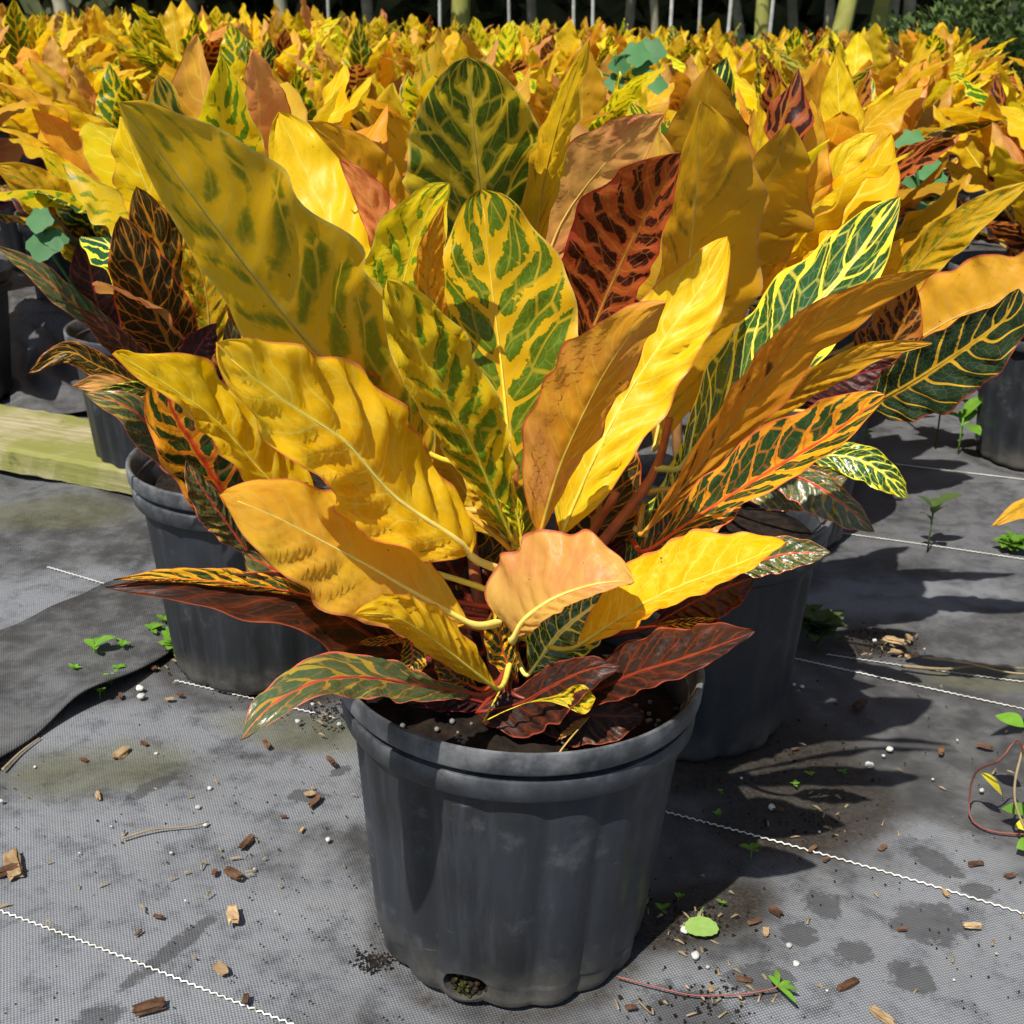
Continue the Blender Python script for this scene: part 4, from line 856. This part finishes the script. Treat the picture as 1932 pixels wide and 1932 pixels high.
def perl(x, y, r_, i, side):
    global PERL
    if PERL is None:
        bm = bmesh.new(); bmesh.ops.create_icosphere(bm, subdivisions=2, radius=1)
        for v in bm.verts: v.co *= 1+.3*mnoise.noise(v.co*1.7)
        o = bm_obj('perlite_granule', bm, M_perl, smooth=True); PERL = o.data
    else: o = bpy.data.objects.new('perlite_granule', PERL); col.objects.link(o)
    g = G(x, y); r_ *= .8; o.location = (g.x, g.y, r_*.5); o.scale = (r_, r_*.85, r_*.7); o.rotation_euler = (0, 0, i*1.3)
    tag(o, 'small white perlite granule on the fabric %s of the foremost pot' % side, 'perlite', 'perlite granules '+side)
for i, (x, y, r_) in enumerate([(244, 1129, .004), (260, 1175, .005), (264, 1302, .006), (266, 1317, .006), (396, 1489, .0032), (374, 1525, .0036), (619, 1586, .0034), (387, 1558, .0032), (323, 1610, .002), (562, 1363, .004), (295, 1423, .0026), (66, 1448, .002), (2, 1513, .003), (640, 1368, .0036), (590, 1330, .003), (480, 1640, .0016), (350, 1700, .0014), (210, 1560, .0014), (150, 1610, .0014), (520, 1720, .0014)]):
    perl(x, y, r_, i, 'left')
for i, (x, y, r_) in enumerate([(1456, 1526, .005), (1639, 1447, .006), (1678, 1416, .005), (1667, 1427, .0024), (1650, 1210, .0036), (1372, 1322, .0045), (1513, 1297, .0032), (1498, 1293, .0028), (1760, 1471, .0018), (1852, 1493, .0034), (1291, 1758, .0048), (1488, 1786, .0036), (1502, 1821, .0038), (1546, 1570, .0018), (1744, 1225, .0018), (1806, 1397, .0016), (1335, 1826, .0024), (1276, 1421, .003), (1399, 1469, .002), (1312, 1806, .005), (1650, 1900, .0016), (1560, 1870, .0016), (1800, 1850, .0016), (1880, 1800, .0016)]):
    perl(x, y, r_, i+40, 'right')
def twig(pts, r_, label):
    P = [G(x, y, z) for x, y, z in pts]; o0 = P[0].copy(); o = tube_obj('dry_twig', catmull([p-o0 for p in P], 24), [r_*(1-.5*i/24) for i in range(24)], M_straw, None, 5); o.location = o0; tag(o, label, 'twig')
twig([(231, 1582, .002), (282, 1566, .004), (330, 1561, .003), (365, 1557, .004), (393, 1550, .003)], .0012, 'bent straw-coloured twig ending beside a perlite granule')
twig([(1700, 1256, .003), (1780, 1262, .006), (1850, 1256, .004), (1945, 1262, .004)], .0022, 'dry straw stalk lying along a stitched line')
twig([(1740, 1240, .003), (1820, 1250, .008), (1900, 1268, .004), (1950, 1272, .004)], .0018, 'second dry stalk crossing the straw one')
twig([(1205, 1888, .002), (1216, 1900, .003), (1228, 1912, .002)], .0010, 'short pale splinter in front of the foremost pot')
twig([(5, 1452, .003), (40, 1418, .003), (75, 1392, .003)], .0016, 'straw lying along the lifted flap edge')
# soil crumbs, uncountable
V = []; Fc = []; r2 = random.Random(5)
for i in range(1500):
    if i < 800: cx, cy, sp = r2.choice([(1560, 1545, 45), (1420, 1440, 90), (1650, 1210, 30), (560, 1300, 60), (620, 1345, 30), (1300, 1740, 50), (350, 1225, 40), (1330, 1880, 60), (700, 1810, 18)]); x, y = cx+r2.gauss(0, sp), cy+r2.gauss(0, sp*.5)
    else: x, y = r2.uniform(0, 1932), r2.uniform(1300, 1932)
    g = G(x, y); s_ = r2.uniform(.0007, .0026)*(1 if i < 800 else .6); b0 = len(V)
    for dx, dy, dz in ((1, 0, 0), (-.5, .87, 0), (-.5, -.87, 0), (0, 0, 1.1)): V.append(Vector((g.x+dx*s_*r2.uniform(.6, 1.4), g.y+dy*s_, dz*s_-.001)))
    Fc += [(b0, b0+1, b0+3), (b0+1, b0+2, b0+3), (b0+2, b0, b0+3)]
V2 = []; F2 = []
for i in range(170):
    if i < 110: cx, cy, sp_ = r2.choice([(1560, 1545, 60), (1690, 1225, 40), (620, 1345, 60), (1300, 1740, 60), (350, 1225, 50), (1330, 1880, 90), (430, 1640, 60)]); x, y = cx+r2.gauss(0, sp_), cy+r2.gauss(0, sp_*.5)
    else: x, y = r2.uniform(0, 1932), r2.uniform(1250, 1932)
    g = G(x, y); a = r2.uniform(0, 3.14); L = r2.uniform(.0015, .005); w2 = r2.uniform(.0004, .001); d = Vector((math.cos(a), math.sin(a), 0)); e = Vector((-d.y, d.x, 0)); b0 = len(V2); h = Vector((0, 0, r2.uniform(.0005, .0025)))
    V2 += [g-d*L-e*w2, g-d*L+e*w2, g+d*L+e*w2+h, g+d*L-e*w2+h, g+h*1.4+Vector((0, 0, .0006))]; F2 += [(b0, b0+1, b0+4), (b0+1, b0+2, b0+4), (b0+2, b0+3, b0+4), (b0+3, b0, b0+4)]
tag(mesh_obj('straw_bits', V2, F2, M_straw, smooth=False), 'fine straw and wood slivers scattered over the fabric', 'litter', kind='stuff')
tag(mesh_obj('soil_crumbs', V, Fc, M_soil, smooth=False), 'scattered dark soil crumbs on the fabric', 'soil', kind='stuff')

# ------------------------------------------------------------------ behind the rows: undergrowth, stakes, trees, woodland
M_trunk = simple_mat('trunk_grey', (.16, .15, .10), (.26, .24, .17), 8, .9, .1, .5)
M_trunkg = simple_mat('trunk_lichen_green', (.20, .20, .05), (.28, .28, .08), 8, .9, .1, .5)
M_stake = simple_mat('pale_stake', (.24, .24, .21), (.36, .36, .33), 20, .7, .2, .2)
M_wood = simple_mat('woodland_leaves', (.045, .055, .022), (.085, .09, .04), 3, .7, .2, .1, .25)
def cards(npt, fn, size, seed):
    r2 = random.Random(seed); V = []; Fc = []
    for i in range(npt):
        p = fn(r2); a = Vector((r2.gauss(0, 1), r2.gauss(0, 1), r2.gauss(0, 1))).normalized(); b = a.cross(Vector((r2.gauss(0, 1), r2.gauss(0, 1), r2.gauss(0, 1)))).normalized(); s_ = size*r2.uniform(.6, 1.4)
        b0 = len(V); V += [p-a*s_, p+b*s_*.4, p+a*s_, p-b*s_*.4]; Fc.append((b0, b0+1, b0+2, b0+3))
    return V, Fc
CROWN = None; TRK = {}
def tree(x, Y, r_, mat, i, label, grp):
    global CROWN
    p = W(x, 31, Y); root = empty('tree', (p.x, p.y, 0)); tag(root, label, 'tree', grp); r2 = random.Random(i)
    path = [Vector((r2.uniform(-.04, .04)*k, r2.uniform(-.04, .04)*k, k*.5-.05)) for k in range(9)]; V, Fc = tube(path, [r_*(1.25 if k == 0 else 1-.07*k) for k in range(9)], 8)
    for k in range(5):
        z = 2.2+.4*k; a = k*2.4+i; q = Vector((path[6].x*.6, 0, z)); e = q+Vector((math.cos(a)*1.1, math.sin(a)*1.1, .8)); v, f = tube([q, q.lerp(e, .5)+Vector((0, 0, .05)), e], [r_*.4, r_*.28, r_*.12], 5); b0 = len(V); V += v; Fc += [tuple(b0+t for t in u_) for u_ in f]
    mesh_obj('trunk', V, Fc, mat, root)
    if CROWN is None:
        cl = [(random.Random(k).uniform(-1.1, 1.1), random.Random(k+50).uniform(-1.1, 1.1), random.Random(k+99).uniform(2.4, 5.2)) for k in range(22)]
        def fn(r3): c_ = r3.choice(cl); return Vector((c_[0]+r3.gauss(0, .32), c_[1]+r3.gauss(0, .32), c_[2]+r3.gauss(0, .26)))
        V, Fc = cards(2600, fn, .13, 3); o = mesh_obj('crown', V, Fc, M_wood, root, smooth=False); CROWN = o.data
    else: o = bpy.data.objects.new('crown', CROWN); col.objects.link(o); o.parent = root; o.rotation_euler[2] = i*1.1
for i, (x, Y, r_) in enumerate([(870, 12.5, .10), (1436, 12.0, .075), (1591, 11.6, .09), (1656, 12.2, .085)]): tree(x, Y, r_, M_trunkg, i, 'slim tree with a yellow-green trunk behind the rows', 'green trunks behind the rows')
for i, (x, Y, r_) in enumerate([(120, 13, .09), (368, 13.5, .06), (541, 12.6, .07), (690, 14, .07), (1010, 14, .06), (1180, 13.5, .06), (1245, 13, .05), (1396, 13.5, .06), (1500, 14, .06), (1561, 12.6, .055), (1691, 12.4, .06), (1721, 11.8, .06), (1800, 13.5, .08), (1900, 13, .08)]): tree(x, Y, r_, M_trunk, 20+i, 'slim tree with a grey trunk behind the rows', 'grey trunks behind the rows')
for i, (x, Y) in enumerate([(830, 11.4), (1082, 11), (1118, 11.2), (1266, 10.6), (1377, 10.4), (1456, 10.3), (620, 11.5), (1320, 11), (960, 11.3)]):
    p = W(x, 31, Y); bm = bmesh.new(); bmesh.ops.create_cone(bm, cap_ends=True, segments=10, radius1=.016, radius2=.013, depth=1.6); bmesh.ops.translate(bm, verts=bm.verts, vec=(0, 0, .78))
    bmesh.ops.bevel(bm, geom=[e for e in bm.edges if e.verts[0].co.z > 1.5 and e.verts[1].co.z > 1.5], offset=.004, segments=2, affect='EDGES')
    for v in bm.verts: v.co.x += .02*math.sin(v.co.z*2+i)
    o = bm_obj('stake', bm, M_stake); o.location = (p.x, p.y, 0); tag(o, 'thin pale stake standing among trunks behind the rows', 'stake', 'stakes behind the rows')
BUSH = None
def bush(x, Y, s_, mat_label, i):
    global BUSH
    p = W(x, 31, Y)
    if BUSH is None:
        V = []; Fc = []; r2 = random.Random(8)
        for k in range(1000):
            a = r2.uniform(0, 6.28); q = r2.random()**.6; h = r2.uniform(.1, 1)*(1-.35*q); b = Vector((math.cos(a)*q*.5, math.sin(a)*q*.5, h*.85)); el = r2.uniform(.1, 1.3); a2_ = a+r2.uniform(-1, 1); L = r2.uniform(.035, .10)
            blade(V, Fc, b, b+Vector((math.cos(a2_)*math.cos(el), math.sin(a2_)*math.cos(el), math.sin(el)))*L, L*.26, Vector((-math.cos(a2_)*math.sin(el), -math.sin(a2_)*math.sin(el), math.cos(el))), 3)
        for k in range(7):
            a = k*2.4; v, f = tube([Vector((math.cos(a)*.1, math.sin(a)*.1, -.05)), Vector((math.cos(a)*.15, math.sin(a)*.15, .3)), Vector((math.cos(a)*.26, math.sin(a)*.26, .55))], .005, 4); b0 = len(V); V += v; Fc += [tuple(b0+t for t in u_) for u_ in f]
        o = mesh_obj('weed_bush', V, Fc, M_dark); BUSH = o.data
    else: o = bpy.data.objects.new('weed_bush', BUSH); col.objects.link(o)
    o.location = (p.x, p.y, 0); o.scale = (s_, s_, s_*.95); o.rotation_euler[2] = i*1.7; tag(o, 'leafy green weed bush growing where the rows end', 'bush', 'weed bushes behind the rows')
for i, (x, Y, s_) in enumerate([(1290, 9.8, .75), (1340, 9.5, .8), (1400, 9.2, .8), (1450, 9.3, .75), (1510, 8.8, .8), (1560, 8.6, .85), (1610, 8.3, .8), (1660, 8.1, .8), (1710, 8.0, .85), (1760, 7.8, .9), (1815, 7.6, .9), (1865, 7.4, .95), (1920, 7.3, .95), (1975, 7.2, .95),
                            (640, 9.9, .85), (600, 10.2, .8), (560, 10.4, .8), (690, 10.5, .78), (480, 10.4, .75), (760, 10.8, .75), (980, 10.2, .72), (1050, 10.6, .75), (1780, 9.6, 1.1), (1850, 9.3, 1.15), (1920, 9.2, 1.2), (1700, 10, 1.0), (300, 10.8, .8), (200, 10.4, .8), (860, 10.5, .7), (1160, 10.5, .75)]): bush(x, Y, s_, None, i)
def wf(r3): return Vector((r3.uniform(-15, 15), r3.uniform(15.5, 18.5), r3.random()**1.3*6.5))
V, Fc = cards(30000, wf, .34, 9); wd = mesh_obj('woodland', V, Fc, M_wood, smooth=False); tag(wd, 'dense dark woodland edge closing off the view behind the trees', 'woodland', kind='stuff')
